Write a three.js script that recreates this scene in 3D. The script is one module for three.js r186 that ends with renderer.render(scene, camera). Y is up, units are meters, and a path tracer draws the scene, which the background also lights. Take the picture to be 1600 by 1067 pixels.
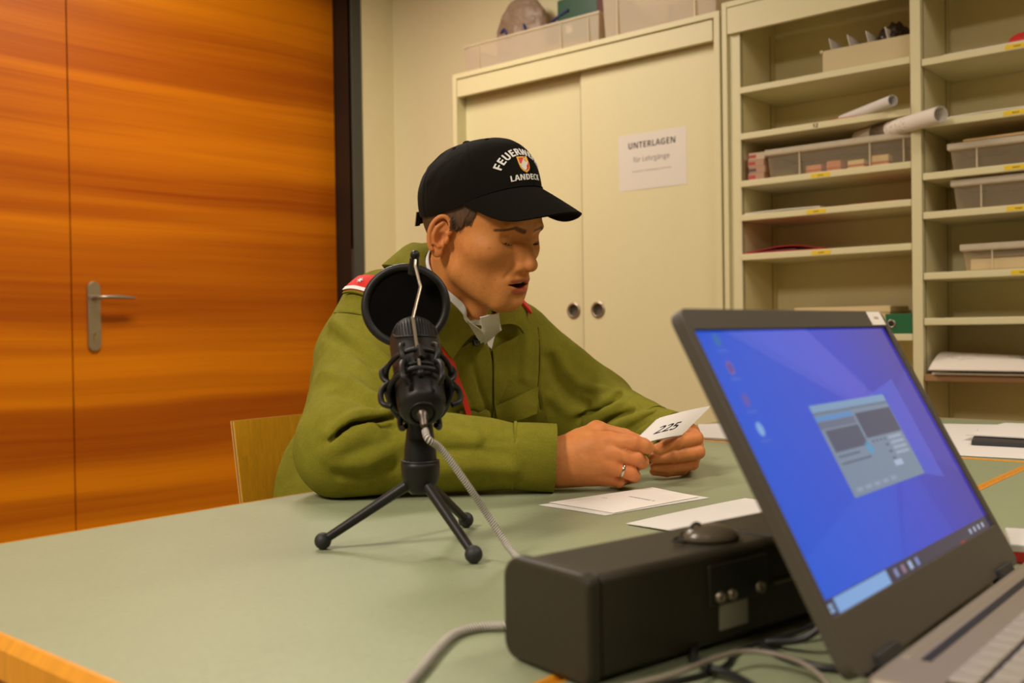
import * as THREE from 'three';
import { RoundedBoxGeometry } from 'three/addons/geometries/RoundedBoxGeometry.js';
import { mergeGeometries, mergeVertices } from 'three/addons/utils/BufferGeometryUtils.js';
import { FontLoader } from 'three/addons/loaders/FontLoader.js';
import { RectAreaLightUniformsLib } from 'three/addons/lights/RectAreaLightUniformsLib.js';

/* ---------- camera, lights, exposure ---------- */
const scene = new THREE.Scene();
scene.background = new THREE.Color(0x000000);
const camera = new THREE.PerspectiveCamera(2 * Math.atan(533.5 / 1556) * 180 / Math.PI, 1600 / 1067, 0.05, 40);
camera.position.set(0, 0.956, 0);
camera.rotation.order = 'YXZ';
camera.rotation.set(-0.63 * Math.PI / 180, 40.2 * Math.PI / 180, -0.0145);
camera.focus = 1.36;
camera.userData.fStop = 6.0;
scene.add(camera);
const renderer = new THREE.WebGLRenderer({ antialias: true });
renderer.toneMapping = THREE.LinearToneMapping;
renderer.toneMappingExposure = 2.2;
renderer.shadowMap.enabled = true;
RectAreaLightUniformsLib.init();
const LAMP = new THREE.Color().setRGB(1.0, 0.885, 0.77);
const LAMPS = [  // x, z, intensity
  [-2.55, -1.70, 17], [-0.95, 1.25, 36], [0.45, -1.55, 10], [1.00, 0.60, 5],
];
const CEIL = 2.72, SCREEN = 0.42;

/* ---------- helpers ---------- */
let seedState = 12345;
const rnd = () => { seedState = (seedState + 0x6d2b79f5) | 0; let t = Math.imul(seedState ^ (seedState >>> 15), 1 | seedState); t = (t + Math.imul(t ^ (t >>> 7), 61 | t)) ^ t; return ((t ^ (t >>> 14)) >>> 0) / 4294967296; };
const rr = (a, b) => a + (b - a) * rnd();
const V = (x, y, z) => new THREE.Vector3(x, y, z);
const clamp = (x, a, b) => Math.min(b, Math.max(a, x));
const sstep = (a, b, x) => { const t = clamp((x - a) / (b - a), 0, 1); return t * t * (3 - 2 * t); };
const lerp = (a, b, t) => a + (b - a) * t;
const HT = new Float32Array(65536); for (let i = 0; i < 65536; i++) HT[i] = rnd();
const hsh = (x, y, z) => HT[((Math.imul(x, 374761393) + Math.imul(y, 668265263) + Math.imul(z, 2147483647 - 51234567)) >>> 7) & 65535];
function noise3(x, y, z) {
  const xi = Math.floor(x), yi = Math.floor(y), zi = Math.floor(z); let fx = x - xi, fy = y - yi, fz = z - zi;
  fx = fx * fx * (3 - 2 * fx); fy = fy * fy * (3 - 2 * fy); fz = fz * fz * (3 - 2 * fz);
  const a = lerp(lerp(hsh(xi, yi, zi), hsh(xi + 1, yi, zi), fx), lerp(hsh(xi, yi + 1, zi), hsh(xi + 1, yi + 1, zi), fx), fy);
  const b = lerp(lerp(hsh(xi, yi, zi + 1), hsh(xi + 1, yi, zi + 1), fx), lerp(hsh(xi, yi + 1, zi + 1), hsh(xi + 1, yi + 1, zi + 1), fx), fy);
  return lerp(a, b, fz);
}
const fbm = (x, y, z, n = 4) => { let s = 0, a = 0.5, t = 0; for (let i = 0; i < n; i++) { s += a * noise3(x, y, z); t += a; a *= 0.5; x = x * 2.03 + 11.3; y = y * 2.03 + 5.7; z = z * 2.03 + 3.1; } return s / t; };
function dataTex(w, h, fn, srgb) {   // fn(u, v) -> [r, g, b] 0..1
  const d = new Uint8Array(w * h * 4);
  for (let y = 0; y < h; y++) for (let x = 0; x < w; x++) {
    const c = fn((x + 0.5) / w, (y + 0.5) / h), o = (y * w + x) * 4;
    d[o] = clamp(c[0], 0, 1) * 255; d[o + 1] = clamp(c[1], 0, 1) * 255; d[o + 2] = clamp(c[2], 0, 1) * 255; d[o + 3] = 255;
  }
  const t = new THREE.DataTexture(d, w, h, THREE.RGBAFormat);
  t.magFilter = t.minFilter = THREE.LinearFilter; t.wrapS = t.wrapT = THREE.RepeatWrapping;
  if (srgb) t.colorSpace = THREE.SRGBColorSpace;
  t.needsUpdate = true; return t;
}
function canvasTex(w, h, draw) {
  const c = document.createElement('canvas'); c.width = w; c.height = h; draw(c.getContext('2d'), w, h);
  const t = new THREE.CanvasTexture(c); t.colorSpace = THREE.SRGBColorSpace; t.magFilter = THREE.LinearFilter; return t;
}
const scaled = (t, rx, ry) => { const c = t.clone(); c.repeat.set(rx, ry); c.needsUpdate = true; return c; };
const lin = (r, g, b) => new THREE.Color().setRGB(r, g, b);
const mat = (c, o = {}) => new THREE.MeshPhysicalMaterial({ color: Array.isArray(c) ? lin(...c) : c, roughness: 0.6, ...o });
const taken = {};
const numbered = (n) => { if (taken[n] === undefined) { taken[n] = 0; return n; } taken[n]++; return n + '_' + String(taken[n]).padStart(3, '0'); };
function sh(o) { o.castShadow = o.receiveShadow = true; return o; }
function part(name, geo, m, parent, label) {
  const o = sh(new THREE.Mesh(Array.isArray(geo) ? mergeG(geo) : geo, m)); o.name = name; parent.add(o);
  if (label) o.userData.label = label; return o;
}
function thing(name, label, category, pos = [0, 0, 0], rotY = 0, group) {
  const o = new THREE.Group(); o.name = numbered(name); o.position.set(...pos); o.rotation.y = rotY; o.userData = { label, category };
  if (group) o.userData.group = group; scene.add(o); return o;
}
function single(name, label, category, geo, m, pos = [0, 0, 0], rotY = 0, group) {
  const o = sh(new THREE.Mesh(Array.isArray(geo) ? mergeG(geo) : geo, m)); o.name = numbered(name); o.position.set(...pos); o.rotation.y = rotY; o.userData = { label, category };
  if (group) o.userData.group = group; scene.add(o); return o;
}
function struct(name, geo, m, label) {
  const o = geo ? sh(new THREE.Mesh(Array.isArray(geo) ? mergeG(geo) : geo, m)) : new THREE.Group(); o.name = name; o.userData = { kind: 'structure', label, category: name.split('_')[0] };
  scene.add(o); return o;
}
function mergeG(list) {
  return mergeGeometries(list.map((g) => { g = g.index ? g.toNonIndexed() : g; for (const k of Object.keys(g.attributes)) if (!['position', 'normal', 'uv'].includes(k)) g.deleteAttribute(k); return g; }));
}
const at = (g, x, y, z) => { g.translate(x, y, z); return g; };
function boxUV(g, s = 1) {   // uv in metres from the dominant normal
  if (g.index) g = g.toNonIndexed();
  const p = g.attributes.position, n = g.attributes.normal, uv = new Float32Array(p.count * 2);
  for (let i = 0; i < p.count; i += 3) {
    let ax = 0, ay = 0, az = 0; for (let k = 0; k < 3; k++) { ax += n.getX(i + k); ay += n.getY(i + k); az += n.getZ(i + k); }
    ax = Math.abs(ax); ay = Math.abs(ay); az = Math.abs(az);
    for (let k = 0; k < 3; k++) {
      const x = p.getX(i + k), y = p.getY(i + k), z = p.getZ(i + k), o = (i + k) * 2;
      if (ay >= ax && ay >= az) { uv[o] = x * s; uv[o + 1] = z * s; } else if (ax >= az) { uv[o] = z * s; uv[o + 1] = y * s; } else { uv[o] = x * s; uv[o + 1] = y * s; }
    }
  }
  g.setAttribute('uv', new THREE.BufferAttribute(uv, 2)); return g;
}
const rbox = (w, h, d, r = 0.003, seg = 2) => boxUV(new RoundedBoxGeometry(w, h, d, seg, Math.min(r, w / 2.01, h / 2.01, d / 2.01)));
// box from corner to corner
const bx = (x0, x1, y0, y1, z0, z1, r = 0.002) => { const g = rbox(Math.abs(x1 - x0), Math.abs(y1 - y0), Math.abs(z1 - z0), r); g.translate((x0 + x1) / 2, (y0 + y1) / 2, (z0 + z1) / 2); return boxUV(g); };
const tube = (pts, r, seg = 40, rad = 8, closed = false) => new THREE.TubeGeometry(new THREE.CatmullRomCurve3(pts.map((p) => p.isVector3 ? p : V(...p)), closed, 'centripetal'), seg, r, rad, closed);
function rod(a, b, r0, r1 = r0, seg = 14) {
  a = a.isVector3 ? a : V(...a); b = b.isVector3 ? b : V(...b); const d = b.clone().sub(a), L = d.length();
  const g = new THREE.CylinderGeometry(r1, r0, L, seg); g.translate(0, L / 2, 0); g.applyQuaternion(new THREE.Quaternion().setFromUnitVectors(V(0, 1, 0), d.normalize())); g.translate(a.x, a.y, a.z); return g;
}
const ball = (c, r, s = 16) => { const g = new THREE.SphereGeometry(r, s, s * 0.75 | 0); g.translate(c[0], c[1], c[2]); return g; };
const lathe = (pts, seg = 32) => new THREE.LatheGeometry(pts.map((p) => new THREE.Vector2(p[0], p[1])), seg);
// point set -> extruded outline in x/y, thickness along z
function extr(pts, depth, bevel = 0, holes = []) {
  const s = new THREE.Shape(pts.map((p) => new THREE.Vector2(...p))); for (const h of holes) s.holes.push(new THREE.Path(h.map((p) => new THREE.Vector2(...p))));
  return new THREE.ExtrudeGeometry(s, { depth, bevelEnabled: bevel > 0, bevelThickness: bevel, bevelSize: bevel, bevelSegments: 2, steps: 1, curveSegments: 10 });
}
// a sheet: grid(u, v) -> Vector3, with thickness along its normal; returns closed geometry
function sheet(fn, nu, nv, thick = 0.0004, closedU = false) {
  const top = [], bot = [], uv = [], idx = [], e = 1e-3;
  for (let j = 0; j <= nv; j++) for (let i = 0; i <= nu; i++) {
    const u = i / nu, v = j / nv, p = fn(u, v);
    const du = fn(Math.min(1, u + e), v).sub(fn(Math.max(0, u - e), v)), dv = fn(u, Math.min(1, v + e)).sub(fn(u, Math.max(0, v - e)));
    const n = du.cross(dv).normalize(); const tk = typeof thick === 'function' ? thick(u, v) : thick;
    top.push(p.x + n.x * tk / 2, p.y + n.y * tk / 2, p.z + n.z * tk / 2); bot.push(p.x - n.x * tk / 2, p.y - n.y * tk / 2, p.z - n.z * tk / 2); uv.push(u, v);
  }
  const W = nu + 1, N = W * (nv + 1);
  for (let j = 0; j < nv; j++) for (let i = 0; i < nu; i++) {
    const a = j * W + i, b = a + 1, c = a + W, d = c + 1;
    idx.push(a, b, d, a, d, c, N + a, N + d, N + b, N + a, N + c, N + d);
  }
  const g = new THREE.BufferGeometry(); g.setAttribute('position', new THREE.Float32BufferAttribute([...top, ...bot], 3)); g.setAttribute('uv', new THREE.Float32BufferAttribute([...uv, ...uv], 2)); g.setIndex(idx); g.computeVertexNormals();
  const eidx = []; const strip = (a, b) => eidx.push(a, N + a, N + b, a, N + b, b);
  for (let i = 0; i < nu; i++) { strip(i + 1, i); strip(nv * W + i, nv * W + i + 1); }
  if (!closedU) for (let j = 0; j < nv; j++) { strip(j * W, (j + 1) * W); strip((j + 1) * W + nu, j * W + nu); }
  const eg = new THREE.BufferGeometry(); eg.setAttribute('position', g.attributes.position.clone()); eg.setAttribute('uv', g.attributes.uv.clone()); eg.setIndex(eidx);
  const en = eg.toNonIndexed(); en.computeVertexNormals();
  return mergeG([g, en]);
}

/* ---------- surface nets over a signed distance field ---------- */
function sdfMesh(f, lo, hi, cell, colorFn, project = true) {
  const nx = Math.ceil((hi[0] - lo[0]) / cell) + 1, ny = Math.ceil((hi[1] - lo[1]) / cell) + 1, nz = Math.ceil((hi[2] - lo[2]) / cell) + 1;
  const G = new Float32Array(nx * ny * nz).fill(NaN), B = 6, id = (x, y, z) => (z * ny + y) * nx + x;
  const active = [];
  for (let bz = 0; bz < nz; bz += B) for (let by = 0; by < ny; by += B) for (let bxx = 0; bxx < nx; bxx += B) {
    const d = f(lo[0] + (bxx + B / 2) * cell, lo[1] + (by + B / 2) * cell, lo[2] + (bz + B / 2) * cell);
    if (Math.abs(d) > B * cell * 0.87 * 1.55 + cell) continue;
    active.push([bxx, by, bz]);
    for (let z = bz; z <= Math.min(nz - 1, bz + B); z++) for (let y = by; y <= Math.min(ny - 1, by + B); y++) for (let x = bxx; x <= Math.min(nx - 1, bxx + B); x++) {
      const k = id(x, y, z); if (G[k] !== G[k]) G[k] = f(lo[0] + x * cell, lo[1] + y * cell, lo[2] + z * cell);
    }
  }
  const vid = new Map(), pos = [], idx = [];
  const corner = [[0, 0, 0], [1, 0, 0], [0, 1, 0], [1, 1, 0], [0, 0, 1], [1, 0, 1], [0, 1, 1], [1, 1, 1]], E = [[0, 1], [2, 3], [4, 5], [6, 7], [0, 2], [1, 3], [4, 6], [5, 7], [0, 4], [1, 5], [2, 6], [3, 7]];
  for (const [b0, b1, b2] of active) for (let z = b2; z < Math.min(nz - 1, b2 + B); z++) for (let y = b1; y < Math.min(ny - 1, b1 + B); y++) for (let x = b0; x < Math.min(nx - 1, b0 + B); x++) {
    const v = []; let s = 0, bad = false;
    for (let c = 0; c < 8; c++) { const q = G[id(x + corner[c][0], y + corner[c][1], z + corner[c][2])]; if (q !== q) { bad = true; break; } v.push(q); if (q < 0) s++; }
    if (bad || s === 0 || s === 8) continue;
    let px = 0, py = 0, pz = 0, n = 0;
    for (const [a, b] of E) if ((v[a] < 0) !== (v[b] < 0)) {
      const t = v[a] / (v[a] - v[b]); px += corner[a][0] + t * (corner[b][0] - corner[a][0]); py += corner[a][1] + t * (corner[b][1] - corner[a][1]); pz += corner[a][2] + t * (corner[b][2] - corner[a][2]); n++;
    }
    vid.set(id(x, y, z), pos.length / 3); pos.push(lo[0] + (x + px / n) * cell, lo[1] + (y + py / n) * cell, lo[2] + (z + pz / n) * cell);
  }
  const quad = (a, b, c, d, flip) => { if (a === undefined || b === undefined || c === undefined || d === undefined) return; flip ? idx.push(a, c, b, a, d, c) : idx.push(a, b, c, a, c, d); };
  for (const k of vid.keys()) {
    const x = k % nx, y = ((k / nx) | 0) % ny, z = (k / (nx * ny)) | 0, v0 = G[k];
    if (y > 0 && z > 0) { const v1 = G[id(x + 1, y, z)]; if ((v0 < 0) !== (v1 < 0)) quad(vid.get(id(x, y - 1, z - 1)), vid.get(id(x, y, z - 1)), vid.get(k), vid.get(id(x, y - 1, z)), v0 >= 0); }
    if (x > 0 && z > 0) { const v1 = G[id(x, y + 1, z)]; if ((v0 < 0) !== (v1 < 0)) quad(vid.get(id(x - 1, y, z - 1)), vid.get(id(x - 1, y, z)), vid.get(k), vid.get(id(x, y, z - 1)), v0 >= 0); }
    if (x > 0 && y > 0) { const v1 = G[id(x, y, z + 1)]; if ((v0 < 0) !== (v1 < 0)) quad(vid.get(id(x - 1, y - 1, z)), vid.get(id(x, y - 1, z)), vid.get(k), vid.get(id(x - 1, y, z)), v0 >= 0); }
  }
  const nor = new Float32Array(pos.length), col = colorFn ? new Float32Array(pos.length) : null, e = cell * 0.6;
  for (let i = 0; i < pos.length; i += 3) {
    let x = pos[i], y = pos[i + 1], z = pos[i + 2];
    let gx = f(x + e, y, z) - f(x - e, y, z), gy = f(x, y + e, z) - f(x, y - e, z), gz = f(x, y, z + e) - f(x, y, z - e), L = Math.hypot(gx, gy, gz) || 1;
    if (project) { const s = clamp(f(x, y, z) * 2 * e / L, -cell * 0.5, cell * 0.5); x -= gx / L * s; y -= gy / L * s; z -= gz / L * s; pos[i] = x; pos[i + 1] = y; pos[i + 2] = z; }
    nor[i] = gx / L; nor[i + 1] = gy / L; nor[i + 2] = gz / L;
    if (col) { const c = colorFn(x, y, z, gx / L, gy / L, gz / L); col[i] = c[0]; col[i + 1] = c[1]; col[i + 2] = c[2]; }
  }
  const g = new THREE.BufferGeometry(); g.setAttribute('position', new THREE.Float32BufferAttribute(pos, 3)); g.setAttribute('normal', new THREE.BufferAttribute(nor, 3));
  if (col) g.setAttribute('color', new THREE.BufferAttribute(col, 3)); g.setIndex(idx); return g;
}
const smin = (a, b, k) => { const h = Math.max(k - Math.abs(a - b), 0) / k; return Math.min(a, b) - h * h * k * 0.25; };
const smax = (a, b, k) => -smin(-a, -b, k);
const sdEll = (x, y, z, cx, cy, cz, rx, ry, rz) => { const a = (x - cx) / rx, b = (y - cy) / ry, c = (z - cz) / rz, k0 = Math.hypot(a, b, c), k1 = Math.hypot(a / rx, b / ry, c / rz); return k1 < 1e-9 ? -Math.min(rx, ry, rz) : k0 * (k0 - 1) / k1; };
function sdCone(x, y, z, a, b, r1, r2) {   // tapered capsule (radius interpolated along the bone)
  const bx_ = b[0] - a[0], by_ = b[1] - a[1], bz_ = b[2] - a[2], px = x - a[0], py = y - a[1], pz = z - a[2];
  const t = clamp((px * bx_ + py * by_ + pz * bz_) / (bx_ * bx_ + by_ * by_ + bz_ * bz_), 0, 1);
  return Math.hypot(px - bx_ * t, py - by_ * t, pz - bz_ * t) - (r1 + (r2 - r1) * t);
}
const font = await new FontLoader().loadAsync('fonts/droid/droid_sans_bold.typeface.json');
const shapeText = (s, size) => font.generateShapes(s, size);
/* ---------- textures and materials ---------- */
const tWood = dataTex(1024, 1536, (u, v) => {      // veneer with the grain lying level; 2.6 m x 2.6 m
  const x = u * 2.6 + 40, y = v * 2.6, warp = (fbm(x * 0.9, y * 1.4, 2.2, 3) - 0.5) * 0.10;
  const yy = y + warp;
  const fig = fbm(x * 0.16 + 3, yy * 5.2, 7.7, 3), streak = fbm(x * 1.1, yy * 46, 1.5, 3), fine = fbm(x * 3, yy * 260, 9.1, 2);
  const line = Math.pow(fbm(x * 0.8, yy * 95, 4.4, 2), 3);
  let t = sstep(0.32, 0.68, fig) * 0.72 + streak * 0.34 + (fine - 0.5) * 0.12 - line * 0.25;
  t = clamp(t, 0, 1);
  const dark = [0.30, 0.056, 0.0008], light = [0.72, 0.225, 0.002];
  const c = [0, 1, 2].map((k) => lerp(dark[k], light[k], t));
  return c.map((q) => q <= 0.0031308 ? q * 12.92 : 1.055 * Math.pow(q, 1 / 2.4) - 0.055);
}, true);
const tFine = dataTex(512, 512, (u, v) => { const n = fbm(u * 90, v * 90, 3, 3); return [n, n, n]; });
const tLino = dataTex(1024, 1024, (u, v) => { const a = fbm(u * 9, v * 9, 5, 4), b = noise3(u * 240, v * 240, 1), c = noise3(u * 520, v * 520, 8); const k = 0.93 + (a - 0.5) * 0.10 + (b - 0.5) * 0.07 + (c - 0.5) * 0.06; return [k, k, k]; });
const tBeech = dataTex(512, 512, (u, v) => { const s = fbm(u * 60, v * 5, 1, 3), f = noise3(u * 300, v * 40, 5); const k = 0.78 + s * 0.22 + (f - 0.5) * 0.12; return [k, k * 0.985, k * 0.96]; });
const tPaint = dataTex(512, 512, (u, v) => { const n = fbm(u * 50, v * 50, 12, 3); const k = 0.97 + (n - 0.5) * 0.03; return [k, k, k]; });
const tTwill = dataTex(512, 512, (u, v) => {
  const d = Math.sin((u + v) * Math.PI * 2 * 64) * 0.5 + 0.5, n = noise3(u * 128, v * 128, 2), m = fbm(u * 20, v * 20, 6, 3); const k = d * 0.25 + n * 0.5 + m * 0.25; return [k, k, k];
});
const mWall = mat([0.80, 0.715, 0.43], { roughness: 0.9, map: scaled(tPaint, 1, 1), bumpMap: tFine, bumpScale: 0.0004 });
const mWallDim = mat([0.30, 0.25, 0.16], { roughness: 0.9 });  // wall cream darkened on the unseen walls so less light bounces
const mCeil = mat([0.33, 0.29, 0.22], { roughness: 0.95 });  // unseen ceiling, toned down to cut the light it bounces back
const mFloor = mat([0.22, 0.17, 0.11], { roughness: 0.6, map: scaled(tLino, 0.5, 0.5) });
const woodMap = scaled(tWood, 1 / 2.6, 1 / 2.6); woodMap.offset.set(3.02 / 2.6, 0);
const mDoor = mat(0xffffff, { roughness: 0.46, specularIntensity: 0.3, map: woodMap, bumpMap: woodMap, bumpScale: 0.0003 });
const mFrameDark = mat([0.018, 0.010, 0.005], { roughness: 0.5 });
const mFrameGrey = mat([0.055, 0.058, 0.045], { roughness: 0.5 });
const mSteel = mat([0.42, 0.36, 0.27], { metalness: 0.95, roughness: 0.36 });
const mBrass = mat([0.55, 0.42, 0.22], { metalness: 1, roughness: 0.3 });
const mCream = mat([0.72, 0.645, 0.365], { roughness: 0.5, map: scaled(tPaint, 1.5, 1.5) });
const mCreamInLit = mat([0.76, 0.655, 0.34], { roughness: 0.6, map: scaled(tPaint, 1.5, 1.5) });  // cabinet cream lightened in colour to brighten the shaded shelf insides
const mTable = mat([0.285, 0.316, 0.182], { roughness: 0.44, map: scaled(tLino, 1.2, 1.2), specularIntensity: 1.0 });
const mEdge = mat([0.72, 0.30, 0.015], { roughness: 0.45, map: scaled(tBeech, 2, 2) });
const mPly = mat([0.90, 0.46, 0.02], { roughness: 0.42, map: scaled(tBeech, 4, 4) });
const mPlyEdge = mat([0.70, 0.44, 0.13], { roughness: 0.6 });
const mPlyDark = mat([0.30, 0.14, 0.03], { roughness: 0.7 });
const mBlackMetal = mat([0.012, 0.012, 0.011], { roughness: 0.45 });
const mPaper = mat([0.70, 0.665, 0.61], { roughness: 0.85 });
const mPaperDim = mat([0.70, 0.64, 0.53], { roughness: 0.85 });
const mWhitePaint = mat([0.78, 0.76, 0.70], { roughness: 0.5 });
const mRail = mat([0.05, 0.042, 0.02], { roughness: 0.8 });
const mInk = mat([0.012, 0.012, 0.014], { roughness: 0.8 });
const mYellow = mat([0.83, 0.60, 0.02], { roughness: 0.6 });
const mRed = mat([0.42, 0.018, 0.018], { roughness: 0.35 });
const mClear = mat([0.98, 0.93, 0.80], { roughness: 0.22, transmission: 0.93, thickness: 0, ior: 1.4, specularIntensity: 0.6 });
const mFrost = mat([0.90, 0.82, 0.68], { roughness: 0.5, transmission: 0.72, thickness: 0, ior: 1.4, specularIntensity: 0.6 });
const mClearRib = mat([0.90, 0.83, 0.66], { roughness: 0.35, transmission: 0.6, thickness: 0, ior: 1.45 });

/* ---------- the room ---------- */
const XW = -3.49, XD = -3.61, ZB = -3.28, XR = 2.9, ZF = 3.4;
struct('floor', bx(XD - 0.2, XR + 0.15, -0.1, 0, ZB - 0.15, ZF + 0.15, 0.001), mFloor, 'dark brown floor of the meeting room');
struct('ceiling', bx(XD - 0.2, XR + 0.15, CEIL, CEIL + 0.12, ZB - 0.15, ZF + 0.15, 0.001), mCeil, 'plain ceiling darkened to cut bounced light');
struct('wall_back', bx(XD - 0.2, XR + 0.15, 0, CEIL + 0.1, ZB - 0.15, ZB, 0.001), mWall, 'cream painted wall behind the cabinet');
struct('wall_right', bx(XR, XR + 0.15, 0, CEIL + 0.1, ZB, ZF, 0.001), mWallDim, 'cream wall opposite the wooden doors, darkened to cut bounced light');
struct('wall_front', bx(XD - 0.2, XR + 0.15, 0, CEIL + 0.1, ZF, ZF + 0.15, 0.001), mWallDim, 'cream wall behind the camera, darkened to cut bounced light');
const DZ0 = -3.02, DZ1 = -0.42, DH = 2.62;     // door opening along z
struct('wall_left', [bx(XD - 0.2, XW, 0, CEIL + 0.1, ZB, DZ0 - 0.062, 0.002), bx(XD - 0.2, XW, 0, CEIL + 0.1, DZ1 + 0.062, ZF, 0.002), bx(XD - 0.2, XW, DH + 0.06, CEIL + 0.1, DZ0 - 0.062, DZ1 + 0.062, 0.002)], mWall, 'cream wall strip beside the dark door frame');
const door = struct('door_1', null, null, 'orange wood veneer double door with steel lever handle and dark frame');
{
  const zg = -1.760;
  const leaf = part('door_leaf', bx(XD - 0.05, XD, 0.006, DH - 0.004, DZ0 + 0.003, zg - 0.0022, 0.0015), mDoor, door, 'wood veneer leaf with the handle');
  part('door_leaf', (() => { const g = bx(XD - 0.05, XD, 0.006, DH - 0.004, zg + 0.0022, DZ1 - 0.003, 0.0015); return g; })(), mDoor, door, 'wood veneer leaf without a handle');
  part('door_backing', bx(XD - 0.16, XD - 0.06, 0, DH, DZ0, DZ1, 0.001), mFrameDark, door);
  part('door_frame', [bx(XD - 0.05, XW - 0.002, 0, DH + 0.02, DZ0 - 0.03, DZ0, 0.002), bx(XD - 0.05, XW - 0.002, 0, DH + 0.02, DZ1, DZ1 + 0.03, 0.002), bx(XD - 0.05, XW - 0.002, DH, DH + 0.03, DZ0, DZ1, 0.002)], mFrameDark, door, 'dark brown door jamb');
  part('door_frame_face', [bx(XW - 0.02, XW + 0.006, 0, DH + 0.06, DZ0 - 0.06, DZ0, 0.002), bx(XW - 0.02, XW + 0.006, 0, DH + 0.06, DZ1, DZ1 + 0.06, 0.002), bx(XW - 0.02, XW + 0.006, DH, DH + 0.06, DZ0 - 0.06, DZ1 + 0.06, 0.002)], mFrameGrey, door, 'dark grey front of the door frame');
  // handle plate, rounded at both ends, standing on the leaf
  const cz = -1.842, y0 = 0.903, y1 = 1.161, hw = 0.0235, pts = [];
  for (let k = 0; k <= 14; k++) { const a = Math.PI * k / 14; pts.push([Math.cos(a) * hw, y1 - hw + Math.sin(a) * hw]); }
  for (let k = 0; k <= 14; k++) { const a = Math.PI + Math.PI * k / 14; pts.push([Math.cos(a) * hw, y0 + hw + Math.sin(a) * hw]); }
  const pg = extr(pts, 0.007, 0.0015); pg.rotateY(Math.PI / 2); pg.translate(XD, 0, cz);
  const plate = part('handle_plate', pg, mSteel, leaf, 'long rounded steel plate');
  const hy = 1.102;
  part('lever', [rod([XD + 0.006, hy, cz], [XD + 0.045, hy, cz], 0.010, 0.0095, 20), (() => {
    const c = [], N = 24, g = tube([[XD + 0.04, hy, cz], [XD + 0.052, hy + 0.001, cz - 0.012], [XD + 0.055, hy + 0.002, cz - 0.04], [XD + 0.054, hy + 0.002, cz - 0.09], [XD + 0.052, hy, cz - 0.137]], 0.0095, 30, 14);
    const p = g.attributes.position; for (let i = 0; i < p.count; i++) { const t = clamp((cz - p.getZ(i)) / 0.137, 0, 1), k = 0.62 + 0.42 * Math.sin(Math.PI * clamp(t * 0.85 + 0.12, 0, 1)); p.setY(i, hy + (p.getY(i) - hy) * k * (t > 0.12 ? 0.85 : 1)); } g.computeVertexNormals(); return g;
  })(), ball([XD + 0.052, hy, cz - 0.136], 0.0048)], mSteel, leaf, 'brushed steel door lever');
  const kc = rod([XD + 0.006, 0.964, cz], [XD + 0.0105, 0.964, cz], 0.0078, 0.0078, 22);
  part('lock_cylinder', [kc, bx(XD + 0.006, XD + 0.0102, 0.937, 0.962, cz - 0.0048, cz + 0.0048, 0.002)], mBrass, leaf, 'brass lock cylinder');
  part('keyhole', [bx(XD + 0.0095, XD + 0.0112, 0.959, 0.969, cz - 0.0012, cz + 0.0012, 0.0003)], mInk, leaf);
}

/* ---------- ceiling lamps: long opal fittings under the ceiling ---------- */
LAMPS.forEach(([x, z, I], k) => {
  const where = ['above the wooden door end of the tables', 'behind the camera on the door side', 'above the laptop side of the tables', 'behind the camera on the side away from the door'][k];
  const o = thing('ceiling_light', 'long opal ceiling light ' + where, 'ceiling light', [x, CEIL, z], 0, 'ceiling lights');
  part('housing', bx(-0.16, 0.16, -0.035, 0, -0.62, 0.62, 0.004), mWhitePaint, o);
  part('glowing_diffuser', bx(-0.15, 0.15, -0.05, -0.035, -0.61, 0.61, 0.004), mat(0xffffff, { emissive: LAMP, emissiveIntensity: 2.0 }), o);
  const L = new THREE.RectAreaLight(LAMP, I, 0.29, 1.20); L.position.set(0, -0.053, 0); L.rotation.x = -Math.PI / 2; o.add(L);
});

/* ---------- tables ---------- */
function table(label, x0, x1, z0, z1) {       // z0 < z1
  const t = thing('table', label, 'table', [(x0 + x1) / 2, 0, (z0 + z1) / 2], 0, 'green topped tables pushed together'), w = (x1 - x0) / 2, d = (z1 - z0) / 2, H = 0.74;
  part('table_top', bx(-w + 0.004, w - 0.004, H - 0.026, H, -d + 0.004, d - 0.004, 0.0006), mTable, t, 'green linoleum table top');
  const prof = [[0, 0], [0, -0.028], [0.008, -0.028], [0.008, -0.007], [0.0025, -0.0002]];      // chamfered lipping
  const lip = (L) => extr(prof, L, 0.0004);
  const lx1 = lip(2 * d - 0.001); lx1.translate(w - 0.006, H, -d + 0.0005);
  const lx0 = lip(2 * d - 0.001); lx0.rotateY(Math.PI); lx0.translate(-w + 0.006, H, d - 0.0005);
  const lz1 = lip(2 * w - 0.001); lz1.rotateY(-Math.PI / 2); lz1.translate(w - 0.0005, H, d - 0.006);
  const lz0 = lip(2 * w - 0.001); lz0.rotateY(Math.PI / 2); lz0.translate(-w + 0.0005, H, -d + 0.006);
  for (const g of [lx1, lx0, lz1, lz0]) part('edge_strip', boxUV(g), mEdge, t, 'orange wood edge strip');
  for (const [a, b, c, e] of [[-w + 0.03, w - 0.03, d - 0.045, d - 0.02], [-w + 0.03, w - 0.03, -d + 0.02, -d + 0.045], [w - 0.045, w - 0.02, -d + 0.03, d - 0.03], [-w + 0.02, -w + 0.045, -d + 0.03, d - 0.03]]) part('apron', bx(a, b, H - 0.09, H - 0.0275, c, e, 0.002), mEdge, t);
  for (const sx of [-1, 1]) for (const sz of [-1, 1]) part('leg', [rod([sx * (w - 0.06), 0.012, sz * (d - 0.06)], [sx * (w - 0.06), H - 0.03, sz * (d - 0.06)], 0.02, 0.02, 18), rod([sx * (w - 0.06), 0, sz * (d - 0.06)], [sx * (w - 0.06), 0.014, sz * (d - 0.06)], 0.023, 0.022, 18)], mBlackMetal, t);
  return t;
}
table('green topped table with orange edge carrying the microphone in front of the seated person', -1.091, -0.3775, -1.690, -0.306);
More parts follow.
